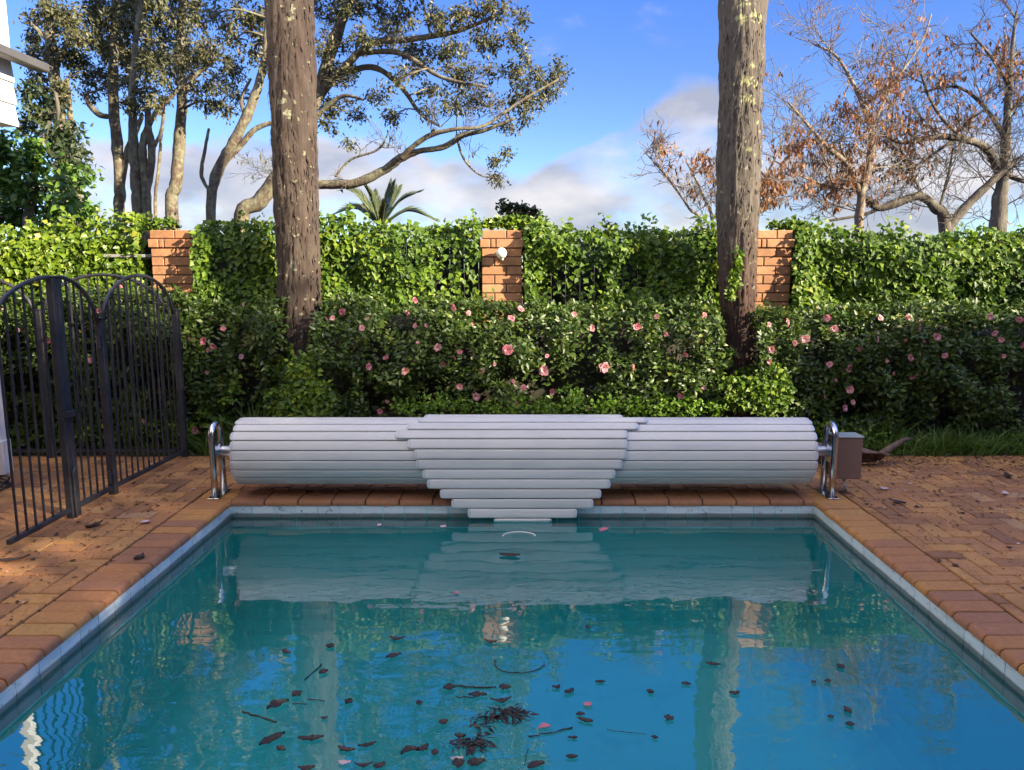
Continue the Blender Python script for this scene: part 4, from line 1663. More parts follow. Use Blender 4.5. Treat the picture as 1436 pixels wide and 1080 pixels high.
t.clumps([(200, -20, 40, 34), (230, -60, 40, 34), (210, -130, 40, 34), (250, -180, 40, 34), (220, -250, 40, 34)], 40, .10, .42, sub=1.5)
t.build()
t = Tree('evergreen_tree', 12.6, 244, 'mottled straight tree at the right side of the grove, a thin sapling stem beside it', M['bark_grove'], M['crown'], 54, GROVE)
t.limb([(241, 300, 20), (246, 260, 18), (252, 200, 17), (255, 130, 15), (253, 60, 14), (259, -20, 12)], True)
t.limb([(218, 305, 5), (222, 240, 5), (228, 170, 4)], True)
t.limb([(254, 140, 8), (275, 105, 7), (300, 85, 5)])
t.clumps([(245, 15, 34, 24), (275, 30, 34, 26), (270, 70, 30, 24), (300, 75, 30, 24), (250, 90, 24, 22), (300, 120, 32, 16), (325, 100, 24, 20), (285, 145, 22, 12), (320, 150, 24, 14), (265, 120, 18, 14), (335, 130, 16, 14), (235, 45, 24, 20)], 44, .066, .42)
t.limb([(259, -20, 12), (272, -140, 10), (285, -320, 6)])
t.clumps([(250, -40, 40, 34), (300, -60, 40, 34), (270, -120, 40, 34), (320, -150, 40, 34), (260, -210, 40, 34), (310, -270, 40, 34), (350, -220, 40, 34), (280, -330, 40, 34)], 40, .10, .42, sub=1.5)
t.build()
t = Tree('evergreen_tree', 10.6, 296, 'curving pale limbed tree leaning right behind the left trunk', M['bark_grove'], M['crown'], 55, GROVE)
t.limb([(296, 312, 15), (303, 248, 16), (318, 215, 16), (345, 165, 15), (364, 115, 13), (372, 70, 10), (376, 20, 8)], True)
t.limb([(311, 230, 9), (335, 207, 9), (360, 180, 8), (392, 170, 6)])
t.limb([(300, 275, 4), (283, 248, 6), (287, 212, 5), (293, 180, 4)], False)
t.limb([(345, 165, 6), (338, 140, 5), (352, 110, 4)])
t.clumps([(340, 20, 30, 24), (365, 40, 22, 24), (330, 55, 22, 20), (372, 85, 14, 20), (300, 20, 22, 20), (355, 75, 16, 14), (398, 30, 24, 24), (410, 80, 24, 24)], 40, .066, .42)
t.limb([(376, 20, 8), (374, -100, 7), (380, -280, 5)])
t.clumps([(350, -40, 40, 34), (390, -80, 40, 34), (340, -120, 40, 34), (400, -170, 40, 34), (370, -250, 40, 34), (410, -310, 40, 34)], 40, .10, .42, sub=1.5)
t.build()
t = Tree('spreading_tree', 11.8, 345, 'big spreading tree behind the left trunk, one long low limb reaching right', M['bark_grove'], M['crown'], 56)
t.limb([(338, 318, 24), (364, 282, 24), (395, 240, 24), (424, 180, 22), (448, 125, 20), (468, 60, 17), (498, -20, 13)], True)
t.limb([(385, 258, 17), (430, 258, 15), (470, 259, 14), (502, 256, 14), (540, 238, 13), (562, 222, 13), (588, 212, 9), (622, 206, 9), (650, 190, 8), (682, 182, 6), (722, 166, 4)], depth=-.8)
t.limb([(562, 222, 8, -.5), (580, 205, 8, -.6), (605, 189, 8, -.7), (640, 181, 6, -.8), (680, 176, 5, -.8), (730, 142, 4, -.7), (782, 112, 3, -.6)])
t.limb([(445, 140, 14), (470, 108, 12), (520, 62, 10), (570, 56, 9), (640, 44, 7), (705, 18, 4)], depth=-.5)
t.limb([(452, 118, 11), (476, 45, 12), (492, -20, 10)], depth=.6)
t.limb([(500, 76, 8), (560, 74, 8), (618, 108, 6), (682, 122, 4)], depth=-.9)
t.limb([(455, 114, 9), (520, 94, 9), (562, 122, 7), (590, 160, 5), (618, 178, 3)], depth=.4)
t.limb([(470, 248, 3.5), (492, 224, 3.5), (530, 210, 3), (545, 186, 2.5)])
t.limb([(640, 190, 4), (650, 222, 3.5), (672, 245, 2.5), (698, 250, 2)])
t.limb([(420, 190, 9), (448, 160, 8), (480, 135, 6), (510, 140, 4)], depth=-.4)
t.clumps([(462, 15, 30, 22), (505, 15, 34, 20), (552, 18, 36, 22), (600, 22, 34, 20), (650, 15, 36, 20), (700, 12, 30, 18), (732, 30, 16, 18), (458, 62, 24, 24), (505, 50, 30, 18), (548, 48, 24, 14),
          (590, 75, 34, 18), (635, 68, 32, 20), (680, 55, 30, 20), (720, 60, 20, 16), (655, 100, 34, 18), (705, 98, 32, 18), (735, 118, 24, 20), (765, 128, 22, 16), (788, 108, 16, 10), (780, 92, 8, 10), (772, 112, 16, 12), (750, 100, 16, 12), (735, 165, 18, 10),
          (675, 135, 34, 16), (715, 145, 28, 16), (608, 128, 26, 14), (560, 108, 24, 14), (530, 135, 22, 12), (545, 168, 20, 12), (470, 150, 30, 14), (498, 166, 18, 10), (720, 178, 22, 11), (712, 212, 9, 12),
          (703, 246, 9, 7), (748, 152, 16, 14), (480, 110, 26, 18), (640, 148, 26, 13), (490, 196, 6, 12), (740, 80, 14, 12), (460, 175, 16, 10), (600, 158, 16, 9), (570, 100, 18, 9), (755, 140, 14, 10), (690, 228, 8, 6)],
         44, .064, .42)
t.sprout(14, .42, .008, 2, lambda q: .1, .1, 1.9)
t.limb([(498, -20, 13), (540, -140, 12), (580, -300, 9), (600, -390, 5)])
t.clumps([(460, -40, 40, 34), (520, -50, 40, 34), (580, -40, 40, 34), (640, -50, 40, 34), (700, -40, 40, 34), (740, -70, 40, 34), (480, -110, 40, 34), (550, -120, 40, 34), (620, -120, 40, 34), (690, -130, 40, 34), (740, -140, 40, 34), (500, -200, 40, 34), (570, -210, 40, 34), (640, -200, 40, 34), (710, -210, 40, 34), (530, -290, 40, 34), (610, -300, 40, 34), (680, -290, 40, 34), (440, -270, 40, 34), (450, -360, 40, 34), (560, -380, 40, 34), (640, -370, 40, 34)], 40, .10, .42, sub=1.5)
t.limb([(540, -140, 8), (620, -190, 6), (700, -220, 4)])
t.limb([(492, -20, 9), (560, -90, 7), (650, -110, 6), (735, -130, 4)])
t.build()

t = Tree('bushy_tree', 9.6, 40, 'dense leafy green tree beside the white house, low in front of the grove', M['bark_dark'], M['bush'], 57)
t.limb([(40, 330, 16), (45, 280, 13), (50, 230, 10), (70, 170, 6)], True)
t.limb([(45, 280, 9), (85, 250, 7), (110, 230, 5)])
t.limb([(48, 270, 9), (15, 250, 7), (-20, 240, 5), (-40, 205, 4)])
t.clumps([(20, 215, 26, 18), (55, 225, 26, 18), (15, 255, 30, 20), (55, 262, 28, 20), (95, 270, 24, 22), (105, 245, 18, 16), (30, 290, 34, 18), (75, 295, 30, 16), (115, 290, 16, 14), (-15, 230, 24, 24), (-20, 275, 26, 24), (80, 240, 16, 14), (5, 195, 22, 16), (20, 310, 34, 14), (-25, 310, 30, 16), (-40, 200, 30, 24), (70, 312, 30, 10), (10, 275, 30, 18)],
         34, .085, .6, sub=3.6, depth=1.0)
t.build()
t = Tree('dark_tree', 10.2, 85, 'dark leafy tree in shade under the eave, behind the bushy green tree', M['bark_dark'], M['crown_d'], 58)
t.limb([(80, 320, 14), (82, 240, 11), (84, 180, 8), (78, 130, 5)], True)
t.clumps([(60, 165, 24, 18), (85, 185, 24, 18), (65, 195, 24, 14), (105, 195, 16, 14), (50, 135, 18, 16), (80, 150, 18, 14), (115, 225, 14, 16), (98, 220, 20, 16), (40, 180, 16, 14)], 34, .085, .5, sub=3.4)
t.build()

WIN = 'half bare trees right of the right trunk'
hot = [(1290, 55, 45), (1310, 75, 40), (1420, 95, 35), (1100, 230, 45), (1130, 215, 45), (1160, 260, 40), (1180, 150, 30), (1240, 120, 60), (1350, 120, 60), (1270, 180, 60), (970, 215, 40), (1080, 260, 40), (1200, 230, 60), (1400, 60, 40)]


def leafiness(k):
    def f(q):
        v = Vector(q)
        dz, Y = v.z - CAM_Z, v.y
        dn = math.cos(PITCH) * Y - math.sin(PITCH) * dz
        px, py = PCX + FPX * v.x / dn, PCY - FPX * (math.sin(PITCH) * Y + math.cos(PITCH) * dz) / dn
        return .62 * k * (.04 + max(0, max(1 - math.hypot(px - a, py - b) / (r * 1.25) for a, b, r in hot)))
    return f


t = Tree('bare_tree', 10.4, 1203, 'slender half bare tree with a pale forked stem, russet leaves at its twig ends', M['bark_pale'], M['brownleaf'], 61, WIN)
t.limb([(1203, 332, 14), (1206, 292, 13), (1210, 262, 13), (1220, 226, 12), (1222, 180, 10), (1212, 150, 9), (1195, 115, 6), (1172, 78, 4), (1140, 62, 2.5)], True)
t.limb([(1205, 268, 9), (1190, 232, 9), (1160, 206, 7), (1130, 172, 4.5), (1104, 142, 2.5)], depth=-.3)
t.limb([(1190, 236, 5), (1182, 215, 5), (1178, 200, 4)])
t.limb([(1221, 190, 5), (1236, 150, 4.5), (1262, 105, 4), (1292, 60, 3), (1306, 20, 2)], depth=.3)
t.limb([(1204, 265, 5), (1170, 262, 4), (1130, 250, 3), (1085, 225, 2)], depth=-.2)
t.sprout(3, .62, .010, 2, leafiness(1.4), .30)
t.build(crown='dry_leaves')
t = Tree('bare_tree', 10.9, 1325, 'low bare tree with a thick limb arching left above the ivy', M['bark_drab'], M['brownleaf'], 62, WIN)
t.limb([(1325, 328, 20), (1312, 292, 15), (1288, 275, 13), (1252, 287, 13), (1228, 291, 10), (1210, 272, 6)], True)
t.limb([(1328, 322, 16), (1352, 292, 14), (1388, 257, 12), (1412, 236, 8)])
t.limb([(1300, 282, 4), (1275, 238, 3.5), (1262, 208, 2.5)])
t.limb([(1316, 296, 4), (1330, 245, 4), (1336, 208, 2.5)])
t.limb([(1240, 288, 6), (1215, 300, 5), (1160, 310, 4)])
t.sprout(4, .55, .009, 2, leafiness(.8), .3)
t.build(crown='dry_leaves')
t = Tree('bare_tree', 11.0, 1400, 'stout bare tree with a dark horizontal limb and russet leaves, rightmost in the photo', M['bark_drab'], M['brownleaf'], 63, WIN)
t.limb([(1398, 330, 25), (1402, 282, 22), (1408, 240, 16), (1412, 182, 13), (1415, 122, 10), (1420, 62, 6), (1426, 15, 3)], True)
t.limb([(1402, 247, 12), (1385, 210, 12), (1350, 195, 11), (1310, 192, 9), (1266, 200, 6), (1234, 185, 4)], depth=-.5)
t.limb([(1411, 200, 8), (1382, 152, 6), (1342, 122, 4.5), (1292, 130, 3)], depth=.3)
t.limb([(1412, 162, 8), (1442, 130, 6), (1475, 100, 4)])
t.limb([(1405, 242, 8), (1440, 255, 7), (1475, 250, 5)])
t.limb([(1350, 195, 5), (1320, 165, 5), (1300, 130, 4), (1290, 95, 3)])
t.limb([(1340, 196, 5), (1310, 215, 4), (1275, 240, 3), (1255, 245, 2)])
t.limb([(1415, 120, 6), (1390, 80, 4.5), (1360, 45, 3)])
t.sprout(3, .62, .011, 2, leafiness(1.2), .35)
t.build(crown='dry_leaves')
t = Tree('bare_shrub', 9.8, 990, 'thin bare shrub with a few brown leaves, behind the right trunk', M['bark_pale'], M['brownleaf'], 64, None, 'shrub')
t.limb([(985, 332, 5), (966, 292, 4), (936, 250, 3), (905, 214, 2)], True)
t.limb([(1000, 332, 5), (985, 272, 4), (962, 226, 2.5)], True)
t.limb([(1040, 332, 6), (1060, 280, 5), (1080, 235, 3.5), (1098, 205, 2)], True)
t.limb([(1050, 332, 5), (1075, 290, 4), (1100, 260, 3)], True)
t.sprout(2, .40, .006, 2, leafiness(1.5), .5)
t.build(crown='dry_leaves')

# distant palm


def palm():
    Y = 15.0
    c = at(534, 318, Y)
    root = thing('palm_tree', (c.x, Y, 0), 'small palm with stiff arching fronds rising behind the ivy under the long limb', 'palm')
    tr = MB()
    tr.tube([(c.x, Y, 0), (c.x, Y, c.z)], [.2, .16], 12)
    tr.build('trunk', M['bark_dark'], root, True)
    for (px, py, bend, dy) in ((487, 264, 14, .2), (497, 290, 16, .6), (514, 263, 6, -.3), (524, 272, 2, .5), (548, 262, -2, 0), (556, 266, -4, .5), (583, 271, -14, -.2), (606, 306, -22, .1), (470, 300, 22, 0), (540, 285, 0, -.6)):
        e = at(px, py, Y + dy)
        mid = (c + e) / 2 + Vector((0, 0, abs(bend) * .010))
        pts = smooth([(c, .03), (mid, .022), (e, .008)], 12)
        st = MB()
        st.tube([p for p, r in pts], [r for p, r in pts], 5)
        fr = st.build('frond', M['palm'], root)
        n = len(pts)
        C, D, N_, Ls = [], [], [], []
        for i in range(3, n):
            tan = (pts[min(n - 1, i + 1)][0] - pts[i - 1][0]).normalized()
            side = tan.cross(Vector((0, -.3, 1))).normalized()
            for s in (-1, 1):
                for k in range(2):
                    C.append(pts[i][0] + tan * .02 * k)
                    D.append(tan * 1.0 + side * s * .42 + Vector((0, 0, .1)))
                    N_.append(Vector((rnd.gauss(0, .2), -.6, .8)))
                    Ls.append(.34 * (1 - abs(i / n - .5)))
        V, F, A = leaf_mesh(np.array(C), np.array(D), np.array(N_), np.array(Ls), .032)
        lf = np_mesh('leaflets', V, F, M['palm'], None, A)
        lf.parent = fr


palm()

# ------------------------------------------------------------------ low plants and grass at the hedge foot
root = thing('ground_cover', (.8, 6.55, 0), 'x', 'x')
bpy.data.objects.remove(root)
gc = leaf_blob([(570, 572, 24, 16), (610, 568, 28, 18), (650, 572, 26, 16), (690, 574, 26, 14), (730, 572, 26, 16), (770, 574, 26, 14), (800, 562, 22, 22), (845, 570, 28, 18), (890, 572, 26, 16), (930, 570, 24, 18),
                (970, 572, 26, 16), (1005, 574, 20, 14), (610, 600, 60, 18), (720, 600, 70, 18), (840, 600, 70, 18), (950, 600, 60, 18)], 6.52, 2600, .042, M['cover'], 'ground_cover', None, 71, (0, -.3, .4), (.1, -.5, .8), .9)
kind(gc, 'stuff')
gc2 = leaf_blob([(200, 600, 40, 22), (250, 605, 30, 22), (150, 610, 40, 18), (90, 615, 40, 16), (30, 615, 40, 16), (300, 590, 24, 20), (320, 560, 16, 18), (285, 570, 16, 16), (1180, 610, 30, 20), (1225, 615, 24, 16), (1140, 600, 26, 18)],
                6.58, 1500, .05, M['ivy'], 'low_weeds', None, 72, (0, -.3, .4), (.1, -.5, .8), .8)
kind(gc2, 'stuff')


def grass(regs, name, seed, wd=.008):
    g = np.random.default_rng(seed)
    parts = []
    for (x0, x1, y0, y1, n, h0, h1, lean) in regs:
        tx, ty = g.uniform(x0, x1, max(3, n // 34)), g.uniform(y0, y1, max(3, n // 34))
        i = g.integers(0, len(tx), n)
        C = np.stack([tx[i] + g.normal(0, .05, n), ty[i] + g.normal(0, .04, n), np.full(n, -.012)], 1)
        h = g.uniform(h0, h1, n)
        D = np.stack([g.normal(0, lean, n), g.normal(-.12, lean, n), np.ones(n)], 1)
        N_ = np.stack([g.normal(0, .5, n), -np.ones(n), g.normal(.3, .3, n)], 1)
        D = unit(D)
        S = unit(np.cross(D, N_))
        bend = np.stack([D[:, 0] * 1.0, D[:, 1] * 1.0, np.full(n, -.35)], 1) * h[:, None] * .55
        w = (wd * g.uniform(.6, 1.3, n))[:, None]
        p0, p1, p2 = C, C + D * h[:, None] * .55, C + D * h[:, None] + bend * g.uniform(.2, 1.2, (n, 1))
        V = np.stack([p0 - S * w * .5, p0 + S * w * .5, p1 + S * w * .45, p1 - S * w * .45, p2], 1).reshape(-1, 3)
        o = (np.arange(n) * 5)[:, None, None]
        F = (np.array([[0, 1, 2], [0, 2, 3], [3, 2, 4]])[None] + o).reshape(-1, 3)
        parts.append((V, F, np.repeat(g.beta(2, 2, n), 5)))
    V, F, A = cat(parts)
    return kind(np_mesh(name, V, F, M['grass'], None, A), 'stuff')


grass([(2.6, 6.5, 6.49, 6.74, 2600, .06, .30, .55), (3.1, 3.3, 6.6, 6.75, 60, .3, .55, .25), (3.5, 5.6, 6.50, 6.62, 700, .12, .36, .5), (2.1, 2.9, 6.5, 6.7, 300, .08, .2, .5),
       (-2.9, -1.5, 6.5, 6.75, 1100, .10, .34, .5), (-2.5, -2.1, 6.5, 6.62, 260, .3, .58, .45), (-1.9, -1.3, 6.5, 6.62, 200, .2, .5, .5), (-7, -2.9, 6.5, 6.7, 1400, .06, .2, .5),
       (-1.3, 2.2, 6.48, 6.6, 700, .05, .16, .5)], 'grass', 81)

# ------------------------------------------------------------------ small things on the deck
a, b = at(1249, 622, 6.72), at(1345, 623, 6.72)
mb = MB()
mb.tube([a, b], .014, 10)
o = mb.build('pipe', M['white'], None, True)
tag(o, 'thin white pipe lying in the grass right of the motor box', 'pipe')


def frond_sheath():
    root = thing('fallen_frond', (2.75, 6.05, 0), 'curled dry brown palm sheath lying on the paving behind the motor box', 'dead frond')
    nu, nv = 22, 14
    Vv = []
    for side in (0, 1):
        for i in range(nu):
            u = i / (nu - 1)
            x = 2.34 + .62 * u
            rad = (.17 - .10 * u ** 1.5) * (1 - .04 * side) - .004 * side
            yc = 6.02 + .10 * u
            for k in range(nv):
                an = R(58) + R(130) * k / (nv - 1)
                w = .012 * mnoise.noise(Vector((u * 4, k * .3, 2)))
                Vv.append((x + .05 * math.cos(an) * u, yc - .9 * rad * math.cos(an) + w, max(.004, .03 + rad * math.sin(an) * 1.1 + w)))
    F = []
    for s in (0, 1):
        o = s * nu * nv
        for i in range(nu - 1):
            for k in range(nv - 1):
                f = (o + i * nv + k, o + (i + 1) * nv + k, o + (i + 1) * nv + k + 1, o + i * nv + k + 1)
                F.append(f if s == 0 else f[::-1])
    o = nu * nv
    for i in range(nu - 1):
        for k in (0, nv - 1):
            F.append((i * nv + k, (i + 1) * nv + k, o + (i + 1) * nv + k, o + i * nv + k))
    for k in range(nv - 1):
        for i in (0, nu - 1):
            F.append((i * nv + k, i * nv + k + 1, o + i * nv + k + 1, o + i * nv + k))
    mb = MB()
    mb.add(Vv, F)
    mb.build('sheath', M['frond'], root, True)
    st = MB()
    st.tube([(2.90, 6.14, .07), (3.05, 6.24, .13), (3.2, 6.34, .17), (3.33, 6.44, .16)], [.035, .026, .018, .008], 8)
    st.build('stalk', M['frond'], root, True)


frond_sheath()
# hose under the veranda post
mb = MB()
pts = []
for k in range(90):
    an = k * .21
    rr = .20 + .012 * math.sin(k * .9)
    pts.append((-4.02 + rr * 1.15 * math.cos(an), 5.45 + rr * math.sin(an), .012 + .018 * (k // 30) + .003 * math.sin(k)))
mb.tube(pts, .009, 7)
o = mb.build('garden_hose', M['black'], None, True)
tag(o, 'coil of dark garden hose lying on the paving behind the fence', 'hose')


def litter():
    g = np.random.default_rng(91)
    n = 10700
    x = np.concatenate([g.uniform(2.3, 6.5, 6200), g.uniform(-2.95, -2.28, 850), g.uniform(-7, -3, 300), g.uniform(-2.2, 2.2, 350), g.uniform(2.5, 6.8, 3000)])
    y = np.concatenate([2.6 + 3.9 * g.random(6200) ** .38, g.uniform(2.8, 6.4, 850), g.uniform(4, 6.4, 300), g.uniform(5.42, 6.45, 350), 6.62 - .5 * g.random(3000) ** 1.5])
    s = g.uniform(.006, .024, n) * np.where(g.random(n) < .12, 1.9, 1)
    C = np.stack([x, y, np.full(n, .0045)], 1)
    D = np.stack([g.normal(0, 1, n), g.normal(0, 1, n), g.normal(0, .08, n)], 1)
    N_ = np.stack([g.normal(0, .15, n), g.normal(0, .15, n), np.ones(n)], 1)
    V, F, A = leaf_mesh(C, D, N_, s, s * g.uniform(.3, .9, n))
    V[:, 2] = np.maximum(V[:, 2], .003)
    kind(np_mesh('leaf_litter', V, F, M['litter'], None, A), 'stuff')


litter()


def flat_leaf(name, c, ang, ln, wd, mat, label, cat_, group, z=.003, curl=.25):
    """a single curled leaf with thickness, lying at c"""
    n = 9
    bend_, pw_ = rnd.gauss(0, .14), rnd.uniform(.55, 1.5)
    up, lo = [], []
    cs, sn = math.cos(ang), math.sin(ang)
    for i in range(n + 1):
        t = i / n
        w = wd * .5 * (math.sin(math.pi * min(1, t * .94 + .04)) ** pw_) * (1 + .22 * rnd.gauss(0, 1)) + .0012
        lx = (t - .5) * ln
        zz = curl * ln * ((t - .5) ** 2) * rnd.uniform(.6, 1.2)
        for s in (-1, 0, 1):
            ly = s * w + bend_ * ln * math.sin(t * 3)
            up.append((c.x + lx * cs - ly * sn, c.y + lx * sn + ly * cs, z + zz + abs(s) * wd * .15 + .0025))
            lo.append((up[-1][0], up[-1][1], up[-1][2] - .0025))
    vs = up + lo
    m = len(up)
    fs = []
    for i in range(n):
        for k in range(2):
            q = (i * 3 + k, (i + 1) * 3 + k, (i + 1) * 3 + k + 1, i * 3 + k + 1)
            fs.append(q[::-1])
            fs.append(tuple(j + m for j in q))
        for k in (0, 2):
            fs.append((i * 3 + k, (i + 1) * 3 + k, (i + 1) * 3 + k + m, i * 3 + k + m))
    mb = MB()
    mb.add(vs, fs)
    o = mb.build(name, mat)
    return tag(o, label, cat_, group)


def px_leaf(px, py, plen, pw, slope, mat, name, label, cat_, group, z=WATER, curl=.2):
    c = gnd(px, py, z)
    k = (c - Vector((0, 0, CAM_Z))).length / FPX
    # the picture's slope on the flat ground: stretch the vertical by the viewing angle
    sq = (CAM_Z - z) / (c - Vector((0, 0, CAM_Z))).length
    dx, dy = math.cos(R(slope)), math.sin(R(slope)) / sq
    ang = math.atan2(dy, dx)
    return flat_leaf(name, c, ang, plen * k * math.hypot(dx, dy) * .86, min(.042, max(.010, pw * k / sq * .75)), mat, label, cat_, group, z + .003, curl)


def px_twig(pts, wpx, label, z=WATER, name='floating_twig', group='twigs floating in the pool'):
    P_ = [gnd(a, b, z) + Vector((0, 0, .004)) for a, b in pts]
    s = smooth([(p, wpx * p.y / FPX / 2 * .55) for p in P_], 6)
    mb = MB()
    mb.tube([p + Vector((rnd.gauss(0, .002), rnd.gauss(0, .002), 0)) for p, r in s], [r * rnd.uniform(.8, 1.25) for p, r in s], 6)
    o = mb.build(name, M['deadleaf'], None, True)
    return tag(o, label, 'twig', group)


GL = 'dead leaves floating in the pool'
LEFT_LAB = 'dark sodden leaf floating among the tree reflections in the left half of the pool'
MID_LAB = 'dark sodden leaf floating near the leaf clumps in the middle of the pool'
RIGHT_LAB = 'dark leaf lying on the clear blue water in the right half of the pool'
for (px, py, l, w, s) in ((417, 976, 12, 8, 30), (403, 915, 15, 4, -20), (464, 908, 7, 6, 50), (390, 992, 28, 9, 22), (382, 1040, 32, 9, 28), (394, 1052, 16, 6, -15), (436, 1037, 36, 6, 4), (486, 1052, 26, 7, -8),
                          (515, 1046, 26, 5, 12), (430, 1078, 24, 7, 3), (489, 986, 9, 8, 45), (552, 922, 22, 6, 15), (532, 1075, 16, 8, 15), (510, 1072, 26, 4, 4), (454, 945, 12, 7, 20), (455, 1008, 10, 3, 3)):
    px_leaf(px, py, l, w, s, M['deadleaf'], 'floating_leaf', LEFT_LAB, 'leaf', GL)
for (px, py, l, w, s) in ((557, 895, 24, 4, 0), (688, 900, 20, 5, -8), (630, 967, 18, 9, 5), (708, 966, 17, 9, 0), (670, 977, 28, 7, 0), (702, 981, 32, 5, 6), (622, 1015, 13, 8, 10), (645, 1033, 16, 7, 0), (575, 1058, 26, 9, 14),
                          (592, 1051, 18, 9, 26), (610, 1058, 11, 9, 0), (643, 1073, 18, 12, 10), (668, 1072, 26, 11, 8), (663, 1056, 22, 7, 40), (588, 988, 9, 6, 10)):
    px_leaf(px, py, l, w, s, M['deadleaf'], 'floating_leaf', MID_LAB, 'leaf', GL)
for (px, py, l, w, s) in ((780, 964, 12, 5, 10), (798, 971, 15, 6, 20), (842, 958, 16, 3, 0), (814, 1004, 14, 5, 3), (821, 1012, 22, 6, -12), (803, 1036, 15, 3, 0), (802, 1063, 18, 5, 0), (752, 1077, 26, 8, 15), (824, 881, 7, 4, 0),
                          (1000, 933, 22, 4, -6), (1030, 973, 16, 5, 4), (938, 1009, 14, 7, -8), (918, 1036, 10, 4, -10), (912, 972, 7, 6, 30), (962, 961, 14, 4, -8), (1189, 999, 10, 8, 5), (1165, 1007, 9, 4, 5), (1192, 1018, 12, 5, -5),
                          (1141, 958, 7, 4, 0), (1179, 937, 10, 6, 10), (1161, 957, 10, 5, 0)):
    px_leaf(px, py, l, w, s, M['deadleaf'], 'floating_leaf', RIGHT_LAB, 'leaf', GL)
px_leaf(715, 780, 33, 12, -2, M['deadleaf'], 'floating_leaf', 'largest dark leaf, alone on the water in front of the cover\'s lowest slats', 'leaf', GL)
GP = 'fallen petals on the pool'
for (px, py, l, w, s, m, lab) in ((641, 1066, 20, 6, 3, 'palepetal', 'pale pink petal touching the leaf clump at the bottom of the photo'),
                                  (824, 990, 13, 6, 0, 'pinkpetal', 'small pink petal alone on the blue water right of the leaf clumps'),
                                  (764, 1023, 20, 6, 6, 'pinkpetal', 'longest pink petal, just above the straight twig'),
                                  (483, 1071, 20, 6, 0, 'palepetal', 'faded petal floating low in the left half of the pool'),
                                  (622, 740, 7, 10, 30, 'palepetal', 'whitish petal on the water left of the hanging cover'),
                                  (848, 745, 16, 12, 20, 'pinkpetal', 'curled pink blossom petal on the water right of the hanging cover'),
                                  (640, 833, 9, 3, 0, 'pinkpetal', 'tiny red petal on the reflection of the cover'),
                                  (532, 738, 8, 4, 0, 'palepetal', 'pale fleck of petal by the far tiles')):
    px_leaf(px, py, l, w, s, M[m], 'floating_petal', lab, 'petal', GP)
px_twig([(452, 933), (440, 943), (427, 955)], 4, 'short slanting twig floating left of the middle of the pool')
px_twig([(339, 999), (362, 1006), (388, 1014)], 5, 'twig slanting down to the right, leftmost in the pool')
px_twig([(432, 982), (446, 983), (456, 984)], 3, 'very short level twig floating beside a group of dark leaves')
px_twig([(411, 988), (431, 989)], 3, 'stubby twig end floating beside a dark leaf on the left')
px_twig([(639, 963), (668, 965), (697, 965)], 4.5, 'straight level twig between two dark leaves')
px_twig([(641, 979), (668, 979)], 3, 'thin twig under the straight level one')
px_twig([(741, 1034), (772, 1029), (803, 1022)], 4, 'straight twig on the blue water right of the leaf clumps')
px_twig([(694, 927), (695, 935), (704, 942), (730, 945), (752, 941), (764, 933)], 3.5, 'thin twig bent into a shallow hook')
px_twig([(850, 1024), (875, 1028), (905, 1031)], 1.6, 'hair-thin twig on the blue water left of the trunk\'s reflection')
px_twig([(736, 1074), (738, 1060), (741, 1052)], 2, 'thin upright twig at the bottom edge of the photo')
px_twig([(686, 994), (700, 997), (716, 999)], 3, 'dark twig sticking out of the larger leaf clump')


def clump(spec, label, seed):
    g = np.random.default_rng(seed)
    Cs, Ls = [], []
    for (px, py, rx, ry, n) in spec:
        for _ in range(n * 3):
            c = gnd(px + g.normal(0, rx * .55), py + g.normal(0, ry * .5), WATER)
            Cs.append((c.x, c.y, WATER + abs(g.normal(.002, .005)) + .001))
            Ls.append(g.uniform(.02, .055) if g.random() < .5 else g.uniform(.006, .018))
    n = len(Cs)
    an = g.normal(0, .8, n)
    D = np.stack([np.cos(an), np.sin(an), g.normal(0, .12, n)], 1)
    N_ = np.stack([g.normal(0, .35, n), g.normal(0, .35, n), np.ones(n)], 1)
    Ls = np.array(Ls)
    V, F, A = leaf_mesh(np.array(Cs), D, N_, Ls, Ls * g.uniform(.08, .34, n))
    o = np_mesh('leaf_clump', V, F, M['deadleaf'], None, A)
    tag(o, label, 'leaf clump', 'clumps of debris in the pool')


clump([(710, 1000, 22, 8, 60), (685, 1008, 24, 6, 40), (722, 1008, 12, 10, 26), (672, 1020, 16, 4, 14)], 'larger ragged clump of sodden leaves in the middle of the pool', 5)
clump([(658, 1045, 22, 7, 40), (672, 1040, 12, 10, 22), (640, 1048, 16, 4, 14)], 'smaller ragged clump of sodden leaves, nearer the bottom of the photo', 6)
